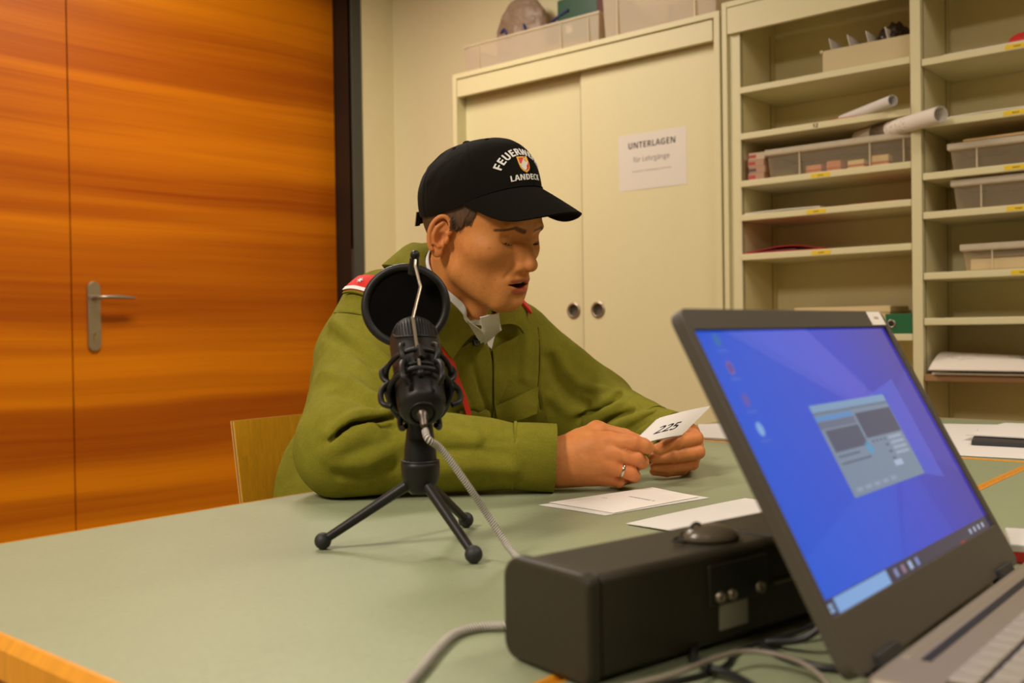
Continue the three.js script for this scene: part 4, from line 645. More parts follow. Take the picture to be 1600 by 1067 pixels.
function sdFace(x, y0, z0) {
  const ax = Math.sqrt(x * x + 4e-6), dn = clamp(-y0, 0, 0.09), y = y0 < 0 ? y0 + dn * 0.065 : y0, z = z0 + dn * 0.055 * sstep(0.02, 0.07, z0);
  let d = sdEll(ax, y, z, 0, 0.045, -0.008, 0.0755, 0.090, 0.098);
  d = smin(d, sdEll(ax, y, z, 0, 0.040, 0.055, 0.062, 0.055, 0.042), 0.03);
  d = smin(d, sdEll(ax, y, z, 0, -0.022, 0.040, 0.061, 0.068, 0.056), 0.03);
  d = smin(d, sdEll(ax, y, z, 0.046, -0.010, 0.050, 0.023, 0.017, 0.032), 0.025);                    // cheekbone
  d = smin(d, sdCone(ax, y, z, [0.050, -0.048, 0.012], [0.018, -0.083, 0.070], 0.0185, 0.0165), 0.026);  // jaw
  d = smin(d, sdEll(ax, y, z, 0, -0.084, 0.0785, 0.0225, 0.0165, 0.0175), 0.018);                       // chin
  d = smin(d, sdEll(ax, y, z, 0, -0.0565, 0.082, 0.031, 0.027, 0.0175), 0.02);                          // muzzle
  d = smin(d, sdCone(ax, y, z, [0, -0.035, -0.020], [0, -0.175, -0.085], 0.055, 0.050), 0.022);          // neck
  d = smin(d, sdCone(ax, y, z, [0.050, -0.035, -0.030], [0.022, -0.135, -0.022], 0.010, 0.010), 0.022);     // neck muscle
  d = smin(d, sdEll(ax, y, z, 0, -0.105, 0.018, 0.017, 0.022, 0.016), 0.02);                            // larynx
  d = smin(d, sdEll(ax, y, z, 0.026, 0.0300, 0.0875, 0.022, 0.0075, 0.0085), 0.014);                    // brow ridge
  d = smax(d, -sdEll(ax, y, z, 0.0325, 0.0130, 0.1010, 0.0195, 0.0115, 0.0155), 0.014);                 // eye socket
  // nose
  d = smin(d, sdCone(ax, y, z, [0, 0.022, 0.0895], [0, -0.0215, 0.1115], 0.0068, 0.0090), 0.011);
  d = smin(d, sdEll(ax, y, z, 0, -0.0250, 0.1125, 0.0098, 0.0085, 0.0098), 0.007);
  d = smin(d, sdEll(ax, y, z, 0.009, -0.014, 0.0955, 0.0080, 0.0140, 0.0090), 0.012);
  d = smin(d, sdEll(ax, y, z, 0.0125, -0.0290, 0.0985, 0.0066, 0.0068, 0.0095), 0.007);
  d = smax(d, -sdEll(ax, y, z, 0.0064, -0.0362, 0.1050, 0.0036, 0.0042, 0.0062), 0.0025);
  // eyelids over the ball
  d = smin(d, Math.hypot(ax - EYE[0], y - EYE[1], z - EYE[2]) - 0.0132, 0.0045);
  d = smax(d, -(segDist(ax, y, z, LID) - 0.0018), 0.0012);
  d = smax(d, -(segDist(ax, y, z, CREASE) - 0.0002), 0.003);
  // lips
  d = smin(d, sdEll(ax, y, z, 0, -0.0485, 0.0930, 0.0255, 0.0056, 0.0090), 0.005);
  d = smin(d, sdEll(ax, y, z, 0.006, -0.0470, 0.0975, 0.0095, 0.0042, 0.0062), 0.004);
  d = smin(d, sdEll(ax, y, z, 0, -0.0655, 0.0900, 0.0220, 0.0078, 0.0110), 0.005);
  d = smax(d, -sdEll(ax, y, z, 0, -0.0560, 0.0980, 0.0255, 0.0022 + 0.0030 * sstep(0.020, 0.004, ax), 0.0200), 0.0025);
  d = smax(d, -sdEll(ax, y, z, 0, -0.0755, 0.1040, 0.0190, 0.0042, 0.0072), 0.008);                      // fold above the chin
  d += 0.0013 * Math.exp(-Math.pow(segDist(ax, y, z, NASO) / 0.0042, 2));                               // cheek fold
  d = smin(d, sdEar(ax, y0, z0), 0.0035);
  return d;
}
const EYE = [0.0330, 0.0108, 0.0740], lidPt = (al, be, r = 0.0133) => [EYE[0] + r * Math.sin(al) * Math.cos(be), EYE[1] + r * Math.sin(be), EYE[2] + r * Math.cos(al) * Math.cos(be)];
const LID = [-66, -44, -22, 0, 25, 50, 76].map((d) => lidPt(d * Math.PI / 180, (-32 + 0.0050 * d * d) * Math.PI / 180));
const CREASE = [-50, -30, -5, 20, 45].map((d) => lidPt(d * Math.PI / 180, (40 - 0.006 * d * d) * Math.PI / 180, 0.0140));
const NASO = [[0.0195, -0.0275, 0.0965], [0.0265, -0.0380, 0.0920], [0.0300, -0.0460, 0.0870]];
const BROW = [[0.0130, 0.0255, 0], [0.0210, 0.0275, 0], [0.0330, 0.0310, 0], [0.0560, 0.0245, 0]];
function skinColor(x, y0, z0) {        // linear colours of the skin itself: lips, brows, ears, blemishes, stubble
  const dn = clamp(-y0, 0, 0.09), y = y0 < 0 ? y0 + dn * 0.065 : y0, z = z0 + dn * 0.055 * sstep(0.02, 0.07, z0);
  const ax = Math.abs(x), n1 = fbm(x * 60 + 7, y * 60, z * 60, 3), n2 = fbm(x * 230, y * 230, z * 230, 2);
  let c = [0.685, 0.262, 0.070].map((q, k) => q * (0.90 + (n1 - 0.5) * [0.22, 0.34, 0.40][k] + (n2 - 0.5) * 0.14 + 0.06));
  const mix = (t, col) => { c = c.map((q, k) => lerp(q, col[k], t)); };
  const cheek = Math.exp(-(((ax - 0.052) / 0.02) ** 2 + ((y + 0.022) / 0.022) ** 2)) * (0.4 + n1 * 0.9);
  mix(0.30 * cheek, [0.56, 0.165, 0.062]);
  mix(0.35 * bump(ax, y, z, 0, -0.022, 0.118, 0.014), [0.58, 0.185, 0.066]);
  // lips
  const up = sdEll(ax, y, z, 0, -0.0500, 0.0960, 0.0250, 0.0046, 0.0125), lo = sdEll(ax, y, z, 0, -0.0650, 0.0940, 0.0220, 0.0068, 0.0130);
  mix(0.9 * sstep(0.0014, -0.0012, Math.min(up, lo)), [0.50, 0.100, 0.050]);
  if (ax < 0.022 && y < -0.0510 && y > -0.0610 && z < 0.0930) mix(0.9, [0.10, 0.022, 0.014]);
  // blemishes and freckles
  for (const [bx_, by_, bz_, r, s] of SPOTS) { if (x > -0.02) break; const q = Math.hypot(y - by_, z - bz_); if (q < r * 1.6) mix(s * sstep(r * 1.5, r * 0.5, q), [0.34, 0.105, 0.055]); }
  // stubble grain along the jaw and above the lip
  const jaw = sstep(-0.040, -0.066, y) * sstep(-0.01, 0.03, z) * sstep(0.45, 0.75, noise3(x * 900, y * 900, z * 900)); mix(0.16 * jaw, [0.20, 0.11, 0.06]);
  // eyebrow hairs
  const bd = segDist(ax, y, 0, BROW), bt = clamp((ax - 0.012) / 0.035, 0, 1), bw = 0.0058 - 0.0026 * bt; const hair = noise3(x * 700 + y * 300, y * 420, z * 240); if (z > 0.05) mix(sstep(bw, bw * 0.35, bd) * (0.8 + 0.2 * hair), [0.055, 0.026, 0.011]);
  // ear rims run redder
  const ed = Math.hypot(ax - earC[0], y - earC[1], z - earC[2]); if (ed < 0.045 && ax > 0.068) mix(0.35 * sstep(0.066, 0.076, ax), [0.64, 0.185, 0.065]);
  return c;
}
const SPOTS = []; for (let k = 0; k < 44; k++) { const y = rr(-0.075, 0.004), z = rr(0.02, 0.085); SPOTS.push([-rr(0.045, 0.068) * (1 - Math.max(0, -y - 0.04) * 5), y, z, rr(0.0007, 0.0017), rr(0.12, 0.42)]); }
const headGeo = sdfMesh(sdFace, [-0.10, -0.205, -0.145], [0.10, 0.142, 0.135], 0.0016, skinColor);
headGeo.applyMatrix4(headM);
const mSkin = new THREE.MeshPhysicalMaterial({ color: 0xffffff, vertexColors: true, roughness: 0.52, specularIntensity: 0.6, sheen: 0.15, sheenColor: lin(0.8, 0.4, 0.25), sheenRoughness: 0.6 });

/* hair under the cap */
function hairline(ax, y, z) {          // positive where hair grows
  const front = 0.040 - (z - 0.030);                                   // temple line
  const low = y - lerp(-0.034, 0.006, sstep(-0.055, -0.012, z));  // nape rises to the ear
  const side = z > -0.012 ? y - (z > 0.052 ? 0.3 : lerp(0.012, 0.058, sstep(0.016, 0.050, z))) : low;
  return Math.min(side, 0.5) - 0.003;
}
function sdHair(x, y, z) {
  const ax = Math.abs(x), s = fbm(x * 120, y * 60 + z * 90, z * 120, 3);
  const d = sdSkull(ax, y, z) - 0.0032 - 0.0028 * (s - 0.5);
  const edge = -hairline(ax, y, z) * 0.8 + (fbm(x * 260, y * 160, z * 260, 2) - 0.5) * 0.010;
  return smax(d, edge, 0.003);
}
function sdSkull(ax, y, z) {
  let d = sdEll(ax, y, z, 0, 0.045, -0.008, 0.0755, 0.090, 0.098);
  d = smin(d, sdEll(ax, y, z, 0, 0.040, 0.055, 0.062, 0.055, 0.042), 0.03);
  d = smin(d, sdEll(ax, y, z, 0, -0.022, 0.040, 0.061, 0.068, 0.056), 0.03);
  return smin(d, sdCone(ax, y, z, [0, -0.035, -0.020], [0, -0.20, -0.085], 0.055, 0.061), 0.022);
}
const hairGeo = sdfMesh(sdHair, [-0.095, -0.08, -0.125], [0.095, 0.1, 0.1], 0.0022, (x, y, z) => { const s = fbm(x * 200, y * 60 + z * 160, z * 200, 3), k = 0.45 + 1.1 * s; return [0.085 * k, 0.041 * k, 0.017 * k]; });
// fine strands along the temple edge and sideburn
const strands = [];
for (const s of [-1, 1]) for (let k = 0; k < 620; k++) {
  const z = rr(0.017, 0.050), y0 = 0.064 - rr(0, 0.016), len = rr(0.022, 0.040) * (z < 0.032 ? 1.1 : 0.75), pts = [];
  for (let j = 0; j <= 4; j++) { const t = j / 4, yy = y0 - len * t * 0.92, zz = z - 0.012 * t * rr(0.6, 1.2); let xx = 0.09; for (let q = 0; q < 24; q++) { const dd = sdFace(s * xx, yy, zz); if (dd < 0.0022 + 0.0012 * (1 - t)) break; xx -= Math.max(0.0006, dd * 0.7); } pts.push(V(s * xx, yy, zz)); }
  strands.push(new THREE.TubeGeometry(new THREE.CatmullRomCurve3(pts), 5, rr(0.0002, 0.00045), 4));
}
const strandGeo = mergeG(strands);
hairGeo.applyMatrix4(headM); strandGeo.applyMatrix4(headM);

/* cap: crown on a tilted ring, brim, button, seams, embroidery */
const capO = V(0, 0.058, -0.005), capY = V(0, 0.948, -0.317), capZ = V(0, 0.317, 0.948), capH = 0.0945, capF = -0.012;
const capPt = (x, y, z) => capO.clone().add(V(x, 0, 0)).addScaledVector(capY, y).addScaledVector(capZ, z);
const capA = capPt(0, capH, capF);
function crown(th, ph, off = 0) {        // th 0 = front, towards +x; ph 0 = rim, 1 = top
  const f = Math.cos(th), fr = Math.pow(Math.max(0, f), 1.4), bx_ = 0.0820 * Math.sin(th), bz_ = (f > 0 ? 0.1085 : 0.1100) * f;
  const c = Math.pow(Math.cos(ph * Math.PI / 2), lerp(0.90, 0.60, fr)), s = Math.pow(Math.sin(ph * Math.PI / 2), lerp(0.98, 0.72, fr));
  const low = Math.sin(Math.PI * Math.min(1, ph * 1.5)), droop = 0.017 * Math.pow(Math.max(0, Math.sin(Math.min(Math.PI, Math.abs(Math.atan2(Math.sin(th), f)) * 0.86))), 3), p = capPt(bx_ * c * (1 + 0.02 * low), capH * s - droop * (1 - s), capF + (bz_ - capF) * c + (f < 0 ? -0.006 * low * -f : 0));
  if (off) { const e = 0.002, n = crown(th + e, ph).sub(crown(th - e, ph)).cross(crown(th, Math.min(0.995, ph + e)).sub(crown(th, Math.max(0, ph - e)))).normalize(); p.addScaledVector(n, off); }
  return p;
}
const SEAM = [0, 1, 2, 3, 4, 5].map((k) => k * Math.PI / 3);
const capGeo = sheet((u, v) => {
  const th = u * Math.PI * 2; let g = 0; for (const s of SEAM) { const dd = Math.abs(((th - s + Math.PI * 3) % (Math.PI * 2)) - Math.PI) * 0.085; g -= 0.0011 * Math.exp(-((dd / 0.0016) ** 2)); g += 0.0005 * Math.exp(-(((dd - 0.005) / 0.002) ** 2)); }
  const wr = (fbm(Math.cos(th) * 3 + 9, v * 5, Math.sin(th) * 3, 3) - 0.5) * 0.006 * (Math.cos(th) < 0.4 ? 1 : 0.25) * Math.sin(Math.PI * v);
  return crown(th, Math.min(v, 0.999), 0).addScaledVector(crown(th, Math.min(v, 0.98)).sub(V(0, 0.06, -0.005)).normalize(), g + wr);
}, 180, 46, 0.0025, true);
const brimRim = (th) => crown(th, 0.0);
const brimF = (u, v) => {
  const th = lerp(-1.28, 1.28, u), a = brimRim(th), k = Math.cos(th * 0.5 * Math.PI / 1.28), out = 0.082 * Math.pow(Math.max(0, k), 0.78) + 0.0005;
  const dir = V(Math.sin(th) * 0.30, 0, 1).normalize(); const x = a.x + dir.x * out * v, z = a.z + dir.z * out * v;
  const drop = 0.021 * (v * out / 0.071) + 3.9 * x * x * v * 0.92 * sstep(0, 0.06, out) + 0.0025 * v * v;
  return V(x, a.y + 0.0015 - drop, z);
};
const brimGeo = sheet(brimF, 64, 16, 0.0032);
const toHead = (g) => { g.applyMatrix4(headM); return g; };
// planar lettering wrapped onto the front of the crown: p across (metres), q up the front meridian (metres)
const merid = (() => { const t = [[0, 0]]; let L = 0, prev = crown(0, 0); for (let k = 1; k <= 200; k++) { const p = crown(0, k / 200 * 0.98); L += p.distanceTo(prev); prev = p; t.push([L, k / 200 * 0.98]); } return t; })();
const phAt = (q) => { for (let i = 1; i < merid.length; i++) if (merid[i][0] >= q) { const a = merid[i - 1], b = merid[i]; return lerp(a[1], b[1], (q - a[0]) / (b[0] - a[0] || 1)); } return 0.98; };
function wrapFlat(shapes, fn, h, lift = 0.0014) {
  const gs = [].concat(shapes).map((s) => { let g = new THREE.ExtrudeGeometry(s, { depth: h, bevelEnabled: false, curveSegments: 4 }); g = g.index ? g.toNonIndexed() : g; const p = g.attributes.position; for (let i = 0; i < p.count; i++) { const [a, b] = fn(p.getX(i), p.getY(i)); const ph = phAt(b), rr_ = 0.078, w = crown((a - 0.011) / rr_, ph, lift + p.getZ(i)); p.setXYZ(i, w.x, w.y, w.z); } g.computeVertexNormals(); return g; });
  return mergeG(gs);
}
/* ---------- the person: jacket, arms and hands, in room axes ---------- */
const J = { Rs: [-1.155, 0.915, -1.020], Re: [-1.022, 0.803, -0.868], Rw: [-0.817, 0.784, -1.050], Ls: [-1.158, 0.930, -1.355], Le: [-1.052, 0.808, -1.462], Lw: [-0.815, 0.778, -1.358] };
const mixP = (a, b, t) => [0, 1, 2].map((k) => lerp(a[k], b[k], t));
function sdJacket(x, y, z) {
  let d = sdEll(x, y, z, -1.228, 0.860, -1.178, 0.128, 0.170, 0.186);
  d = smin(d, sdEll(x, y, z, -1.190, 0.925, -1.180, 0.098, 0.085, 0.170), 0.04);
  d = smin(d, sdEll(x, y, z, -1.268, 0.640, -1.175, 0.138, 0.210, 0.190), 0.06);
  d = smin(d, sdCone(x, y, z, [-1.165, 0.998, -1.165], [-1.168, 0.972, -1.068], 0.070, 0.070), 0.03); d = smin(d, sdCone(x, y, z, [-1.168, 0.972, -1.068], J.Rs, 0.070, 0.070), 0.03);
  d = smin(d, sdCone(x, y, z, [-1.165, 0.995, -1.185], [-1.165, 0.965, -1.285], 0.068, 0.066), 0.03); d = smin(d, sdCone(x, y, z, [-1.165, 0.965, -1.285], J.Ls, 0.066, 0.066), 0.03);
  d = smin(d, sdCone(x, y, z, [-1.160, 1.040, -1.168], [-1.190, 0.95, -1.17], 0.060, 0.08), 0.05);
  d = smin(d, sdEll(x, y, z, -1.352, 0.660, -1.085, 0.055, 0.150, 0.090), 0.04);   // loose back of the jacket
  let r = smin(sdCone(x, y, z, J.Rs, J.Re, 0.075, 0.066), sdCone(x, y, z, J.Re, J.Rw, 0.063, 0.0405), 0.028);
  let l = smin(sdCone(x, y, z, J.Ls, J.Le, 0.082, 0.076), sdCone(x, y, z, J.Le, J.Lw, 0.070, 0.041), 0.028);
  l = smin(l, sdCone(x, y, z, [-1.135, 0.855, -1.325], [-1.055, 0.800, -1.445], 0.062, 0.058), 0.03);
  d = smin(d, r, 0.035); d = smin(d, l, 0.035);
  d += folds(x, y, z);
  for (const S of SLITS) { if (x < S.lo[0] || y < S.lo[1] || z < S.lo[2] || x > S.hi[0] || y > S.hi[1] || z > S.hi[2]) continue; let q = 1; for (const P of S.rows) q = Math.min(q, segDist(x, y, z, P)); d = smax(d, -(q - S.w), 0.011); }   // deep creases
  for (const [e, w] of [[J.Re, J.Rw], [J.Le, J.Lw]]) {                    // the sleeves end inside the cuffs
    const ux = w[0] - e[0], uy = w[1] - e[1], uz = w[2] - e[2], L = Math.hypot(ux, uy, uz), s = ((x - w[0]) * ux + (y - w[1]) * uy + (z - w[2]) * uz) / L, rad = Math.hypot(x - w[0] - ux / L * s, y - w[1] - uy / L * s, z - w[2] - uz / L * s);
    if (s > -0.10 && s < 0.08 && rad < 0.085) d = smax(d, s + 0.022, 0.006);
  }
  d = smax(d, 0.7412 - y + (x < -1.088 ? -1 : 0) * 0.5, 0.006);          // rests on the table top
  d = smax(d, 0.445 - y, 0.02);
  return d;
}
const FOLDS = [], SLITS = [];
function slit(depth, w, up, p) {       // a fold of cloth tucked inwards (and a little upwards) along a line on the sleeve
  const q = p.map(([x, y, z]) => { const e = 0.004, g = V(sdJacket(x + e, y, z) - sdJacket(x - e, y, z), sdJacket(x, y + e, z) - sdJacket(x, y - e, z), sdJacket(x, y, z + e) - sdJacket(x, y, z - e)).normalize(); return [x - g.x * depth, y - g.y * depth + up, z - g.z * depth]; });
  const rows = [-0.25, 0, 0.25, 0.5, 0.75, 1].map((t) => p.map((a, i) => { const k = Math.sin(Math.PI * (i + 0.6) / (p.length + 0.2)); return mixP(a, q[i], t * k); })), all = rows.flat(), lo = [9, 9, 9], hi = [-9, -9, -9]; for (const a of all) for (let k = 0; k < 3; k++) { lo[k] = Math.min(lo[k], a[k] - 0.02); hi[k] = Math.max(hi[k], a[k] + 0.02); } SLITS.push({ rows, w, lo, hi });
}
function folds(x, y, z) {
  let s = 0;
  for (const F of FOLDS) { if (x < F.lo[0] || y < F.lo[1] || z < F.lo[2] || x > F.hi[0] || y > F.hi[1] || z > F.hi[2]) continue; const q = segDist(x, y, z, F.p) / F.w; if (q < 3) s += F.d * Math.exp(-q * q); }
  // soft all-over unevenness of worn cloth
  s += (fbm(x * 9 + 3, y * 9, z * 9, 2) - 0.5) * 0.010 + (fbm(x * 26, y * 26 + 4, z * 26, 2) - 0.5) * 0.0035;
  return s;
}
function fold(depth, width, p) { const lo = [9, 9, 9], hi = [-9, -9, -9]; for (const q of p) for (let k = 0; k < 3; k++) { lo[k] = Math.min(lo[k], q[k] - width * 3); hi[k] = Math.max(hi[k], q[k] + width * 3); } FOLDS.push({ d: depth, w: width, p, lo, hi }); }
fold(-0.0095, 0.0110, [[-1.0877, 0.9016, -0.8853], [-1.0349, 0.8922, -0.8826], [-0.9964, 0.8741, -0.8879], [-0.973, 0.8602, -0.9051]]);
fold(0.0085, 0.0080, [[-1.0334, 0.8784, -0.8535], [-0.9963, 0.8707, -0.86], [-0.9675, 0.8559, -0.8728]]);
fold(-0.0082, 0.0090, [[-1.1627, 0.9746, -0.9638], [-1.094, 0.9476, -0.9509], [-1.0553, 0.9246, -0.956], [-1.0413, 0.909, -0.9661]]);
fold(0.0068, 0.0070, [[-1.1563, 0.9565, -0.9471], [-1.0832, 0.9334, -0.9306], [-1.0411, 0.911, -0.9345]]);
fold(-0.0095, 0.0090, [[-0.9783, 0.8114, -0.8116], [-0.9678, 0.8189, -0.8237], [-0.9552, 0.8259, -0.8447], [-0.9485, 0.8237, -0.8549]]);
fold(-0.0082, 0.0110, [[-0.9871, 0.8018, -0.8053], [-0.9702, 0.7901, -0.8199], [-0.9531, 0.7923, -0.8411], [-0.938, 0.8072, -0.8636]]);
fold(0.0068, 0.0080, [[-0.9785, 0.7786, -0.8163], [-0.9586, 0.7756, -0.8413], [-0.9377, 0.7857, -0.8661]]);
fold(-0.0082, 0.0100, [[-0.9277, 0.8161, -0.8796], [-0.9041, 0.8258, -0.914], [-0.8668, 0.8135, -0.9462]]);
fold(0.0034, 0.0070, [[-0.8924, 0.8028, -0.9132], [-0.8649, 0.8056, -0.9439], [-0.8357, 0.798, -0.9729]]);
fold(-0.0041, 0.0100, [[-0.8998, 0.7781, -0.9086], [-0.8643, 0.7827, -0.9427], [-0.8309, 0.7753, -0.9795]]);
fold(0.0026, 0.0050, [[-0.8559, 0.813, -0.9587], [-0.8342, 0.8136, -0.9843]]);
fold(0.0020, 0.0018, [[-1.1825, 0.9875, -0.9804], [-1.1431, 0.9866, -0.977], [-1.1228, 0.9833, -0.983]]);
fold(0.0030, 0.0022, [[-1.0771, 0.9602, -1.3472], [-1.0672, 0.9238, -1.3375], [-1.0633, 0.8857, -1.3299], [-1.0614, 0.8533, -1.3234], [-1.0612, 0.8201, -1.3294]]);
fold(-0.0082, 0.0080, [[-0.9982, 0.7979, -1.3721], [-0.9519, 0.8168, -1.3629], [-0.9261, 0.8313, -1.3686]]);
fold(-0.0082, 0.0090, [[-0.9396, 0.7895, -1.3538], [-0.8896, 0.8105, -1.3451], [-0.851, 0.822, -1.3511]]);
fold(0.0136, 0.0060, [[-0.8998, 0.7865, -1.3414], [-0.8668, 0.807, -1.338], [-0.8387, 0.8195, -1.3503]]);
fold(-0.0082, 0.0090, [[-1.0521, 0.9177, -1.3646], [-1.0364, 0.8845, -1.3705], [-1.0198, 0.8621, -1.3845], [-0.9828, 0.8513, -1.3986]]);
fold(0.0085, 0.0080, [[-1.0579, 0.9071, -1.3466], [-1.0448, 0.8687, -1.3504], [-1.0273, 0.8408, -1.3666], [-1.0022, 0.8278, -1.3782]]);
fold(-0.0068, 0.0090, [[-1.0485, 0.8418, -1.3402], [-1.027, 0.8135, -1.3655], [-1.0061, 0.8137, -1.374]]);
fold(-0.0054, 0.0080, [[-1.083, 0.9627, -1.3161], [-1.0789, 0.9189, -1.3135], [-1.0777, 0.8757, -1.3042]]);
fold(0.0051, 0.0060, [[-1.0857, 0.9121, -1.1804], [-1.0958, 0.8693, -1.2059], [-1.1108, 0.824, -1.2454]]);
fold(-0.0054, 0.0080, [[-1.0885, 0.8973, -1.1605], [-1.0967, 0.8596, -1.1913], [-1.1116, 0.8138, -1.238]]);
fold(-0.0109, 0.0090, [[-0.9865, 0.8272, -0.8105], [-0.9809, 0.8395, -0.8217], [-0.9755, 0.849, -0.8384], [-0.9679, 0.852, -0.8576], [-0.9597, 0.8516, -0.8789]]);
fold(-0.0122, 0.0090, [[-0.9795, 0.8114, -0.8106], [-0.971, 0.8222, -0.8213], [-0.9633, 0.8311, -0.8359], [-0.9543, 0.8348, -0.8549]]);
slit(0.0200, 0.0032, 0.005, [[-0.9833, 0.8201, -0.8098], [-0.9779, 0.8317, -0.819], [-0.9714, 0.8406, -0.8336], [-0.963, 0.8437, -0.8509], [-0.9538, 0.8442, -0.8712], [-0.9507, 0.8466, -0.8851]]);
slit(0.0140, 0.0030, 0.005, [[-0.9515, 0.8338, -0.8589], [-0.9502, 0.8381, -0.8677], [-0.9443, 0.8361, -0.8755]]);
slit(0.0160, 0.0030, 0.005, [[-1.012, 0.8059, -1.3727], [-0.9699, 0.8231, -1.3702], [-0.9523, 0.8362, -1.377], [-0.9465, 0.8443, -1.3876]]);
slit(0.0120, 0.0026, 0.005, [[-0.9508, 0.8342, -1.3748], [-0.9424, 0.8405, -1.3815], [-0.9465, 0.8482, -1.3953]]);
slit(0.0120, 0.0028, 0.005, [[-0.9834, 0.7815, -1.3696], [-0.9411, 0.8072, -1.3564], [-0.8964, 0.8228, -1.3557]]);
const mOlive = mat([0.222, 0.204, 0.019], { roughness: 0.95, specularIntensity: 0.25, bumpMap: scaled(tTwill, 9, 9), bumpScale: 0.0005, map: scaled(dataTex(512, 512, (u, v) => { const a = fbm(u * 24, v * 24, 3, 4), b = noise3(u * 200, v * 200, 4), k = 0.90 + (a - 0.5) * 0.22 + (b - 0.5) * 0.16; return [k, k, k * 0.97]; }), 4, 4) });
const jacketGeo = boxUV(sdfMesh(sdJacket, [-1.46, 0.43, -1.62], [-0.79, 1.13, -0.77], 0.0033));

const FR = {
  index: [[-0.7587, 0.8071, -1.0929], [-0.7296, 0.8058, -1.1070], [-0.7208, 0.8009, -1.1196], [-0.7189, 0.7977, -1.1277]], middle: [[-0.7515, 0.7908, -1.0895], [-0.7275, 0.7852, -1.1111], [-0.7347, 0.7758, -1.1376], [-0.7574, 0.7658, -1.1484]],
  ring: [[-0.7530, 0.7741, -1.0868], [-0.7334, 0.7658, -1.1058], [-0.7427, 0.7569, -1.1305], [-0.7635, 0.7493, -1.1351]], pinky: [[-0.7640, 0.7584, -1.0890], [-0.7508, 0.7526, -1.1040], [-0.7605, 0.7500, -1.1245], [-0.7762, 0.7500, -1.1243]],
  thumb: [[-0.8122, 0.7991, -1.0789], [-0.7930, 0.8178, -1.1151], [-0.7699, 0.8074, -1.1476], [-0.7473, 0.7985, -1.1626]], wrist: [[-0.8500, 0.7760, -1.0280], [-0.8137, 0.7907, -1.0579], [-0.8139, 0.7620, -1.0574]],
};
const FL = {
  index: [[-0.7513, 0.8006, -1.2980], [-0.7241, 0.7968, -1.2634], [-0.7345, 0.7942, -1.2258], [-0.7495, 0.7854, -1.2038]], middle: [[-0.7481, 0.7812, -1.3031], [-0.7210, 0.7777, -1.2631], [-0.7363, 0.7755, -1.2214], [-0.7554, 0.7735, -1.2012]],
  ring: [[-0.7520, 0.7639, -1.3021], [-0.7310, 0.7603, -1.2636], [-0.7438, 0.7589, -1.2265], [-0.7605, 0.7601, -1.2124]], pinky: [[-0.7612, 0.7520, -1.3007], [-0.7457, 0.7505, -1.2614], [-0.7549, 0.7500, -1.2340], [-0.7689, 0.7510, -1.2222]],
  thumb: [[-0.7944, 0.7718, -1.3293], [-0.7910, 0.7971, -1.3129], [-0.7731, 0.8125, -1.3020], [-0.7549, 0.8206, -1.2953]], wrist: [[-0.8350, 0.7750, -1.3750], [-0.8017, 0.7780, -1.3494], [-0.8033, 0.7600, -1.3477]],
};
const FRAD = { index: [0.0112, 0.0108, 0.0100, 0.0090], middle: [0.0108, 0.0104, 0.0094, 0.0080], ring: [0.0102, 0.0096, 0.0086, 0.0074], pinky: [0.0090, 0.0082, 0.0074, 0.0066], thumb: [0.0135, 0.0118, 0.0108, 0.0085] };
function handSDF(H, inner) {
  return (x, y, z) => {
    const n = (fbm(x * 140, y * 140, z * 140, 2) - 0.5) * 0.0007;
    // palm: metacarpals fanning from the wrist, filled on the palm side
    let d = sdCone(x, y, z, H.wrist[0], mixP(H.wrist[1], H.wrist[2], 0.5), 0.0245, 0.0235);
    const w = H.wrist, names = ['index', 'middle', 'ring', 'pinky'];
    names.forEach((f, k) => { const a = mixP(w[1], w[2], k / 3); d = smin(d, sdCone(x, y, z, a, H[f][0], 0.0165, FRAD[f][0] * 1.08), 0.013); const a2 = a.map((q, c) => q + inner[c] * 0.012), b2 = mixP(a, H[f][0], 0.86).map((q, c) => q + inner[c] * 0.010); d = smin(d, sdCone(x, y, z, a2, b2, 0.014, 0.011), 0.012); });
    d = smin(d, sdCone(x, y, z, mixP(w[1], H.thumb[0], 0.3), H.thumb[1], 0.0165, 0.0125), 0.016);
    d = smin(d, sdCone(x, y, z, mixP(H.thumb[0], H.thumb[1], 0.35), mixP(w[1], H.index[0], 0.72), 0.0100, 0.0085), 0.016);   // web
    let t = sdCone(x, y, z, H.thumb[1], H.thumb[2], 0.0122, 0.0108); t = smin(t, sdCone(x, y, z, H.thumb[2], H.thumb[3], 0.0108, 0.0086), 0.003); d = smin(d, t, 0.006);
    let fing = 1;
    for (const f of names) {
      const P = H[f], R = FRAD[f]; let q = sdCone(x, y, z, P[0], P[1], R[0], R[1]); q = smin(q, sdCone(x, y, z, P[1], P[2], R[1] * 1.01, R[2]), 0.0025); q = smin(q, sdCone(x, y, z, P[2], P[3], R[2], R[3]), 0.002);
      q -= 0.0005 * Math.exp(-(((x - P[1][0]) ** 2 + (y - P[1][1]) ** 2 + (z - P[1][2]) ** 2) / 0.00009)) + 0.0014 * Math.exp(-(((x - P[0][0]) ** 2 + (y - P[0][1]) ** 2 + (z - P[0][2]) ** 2) / 0.0001));
      fing = smin(fing, q, 0.0012);
    }
    d = smin(d, fing, 0.0055);
    return Math.max(d + n, 0.7408 - y);
  };
}
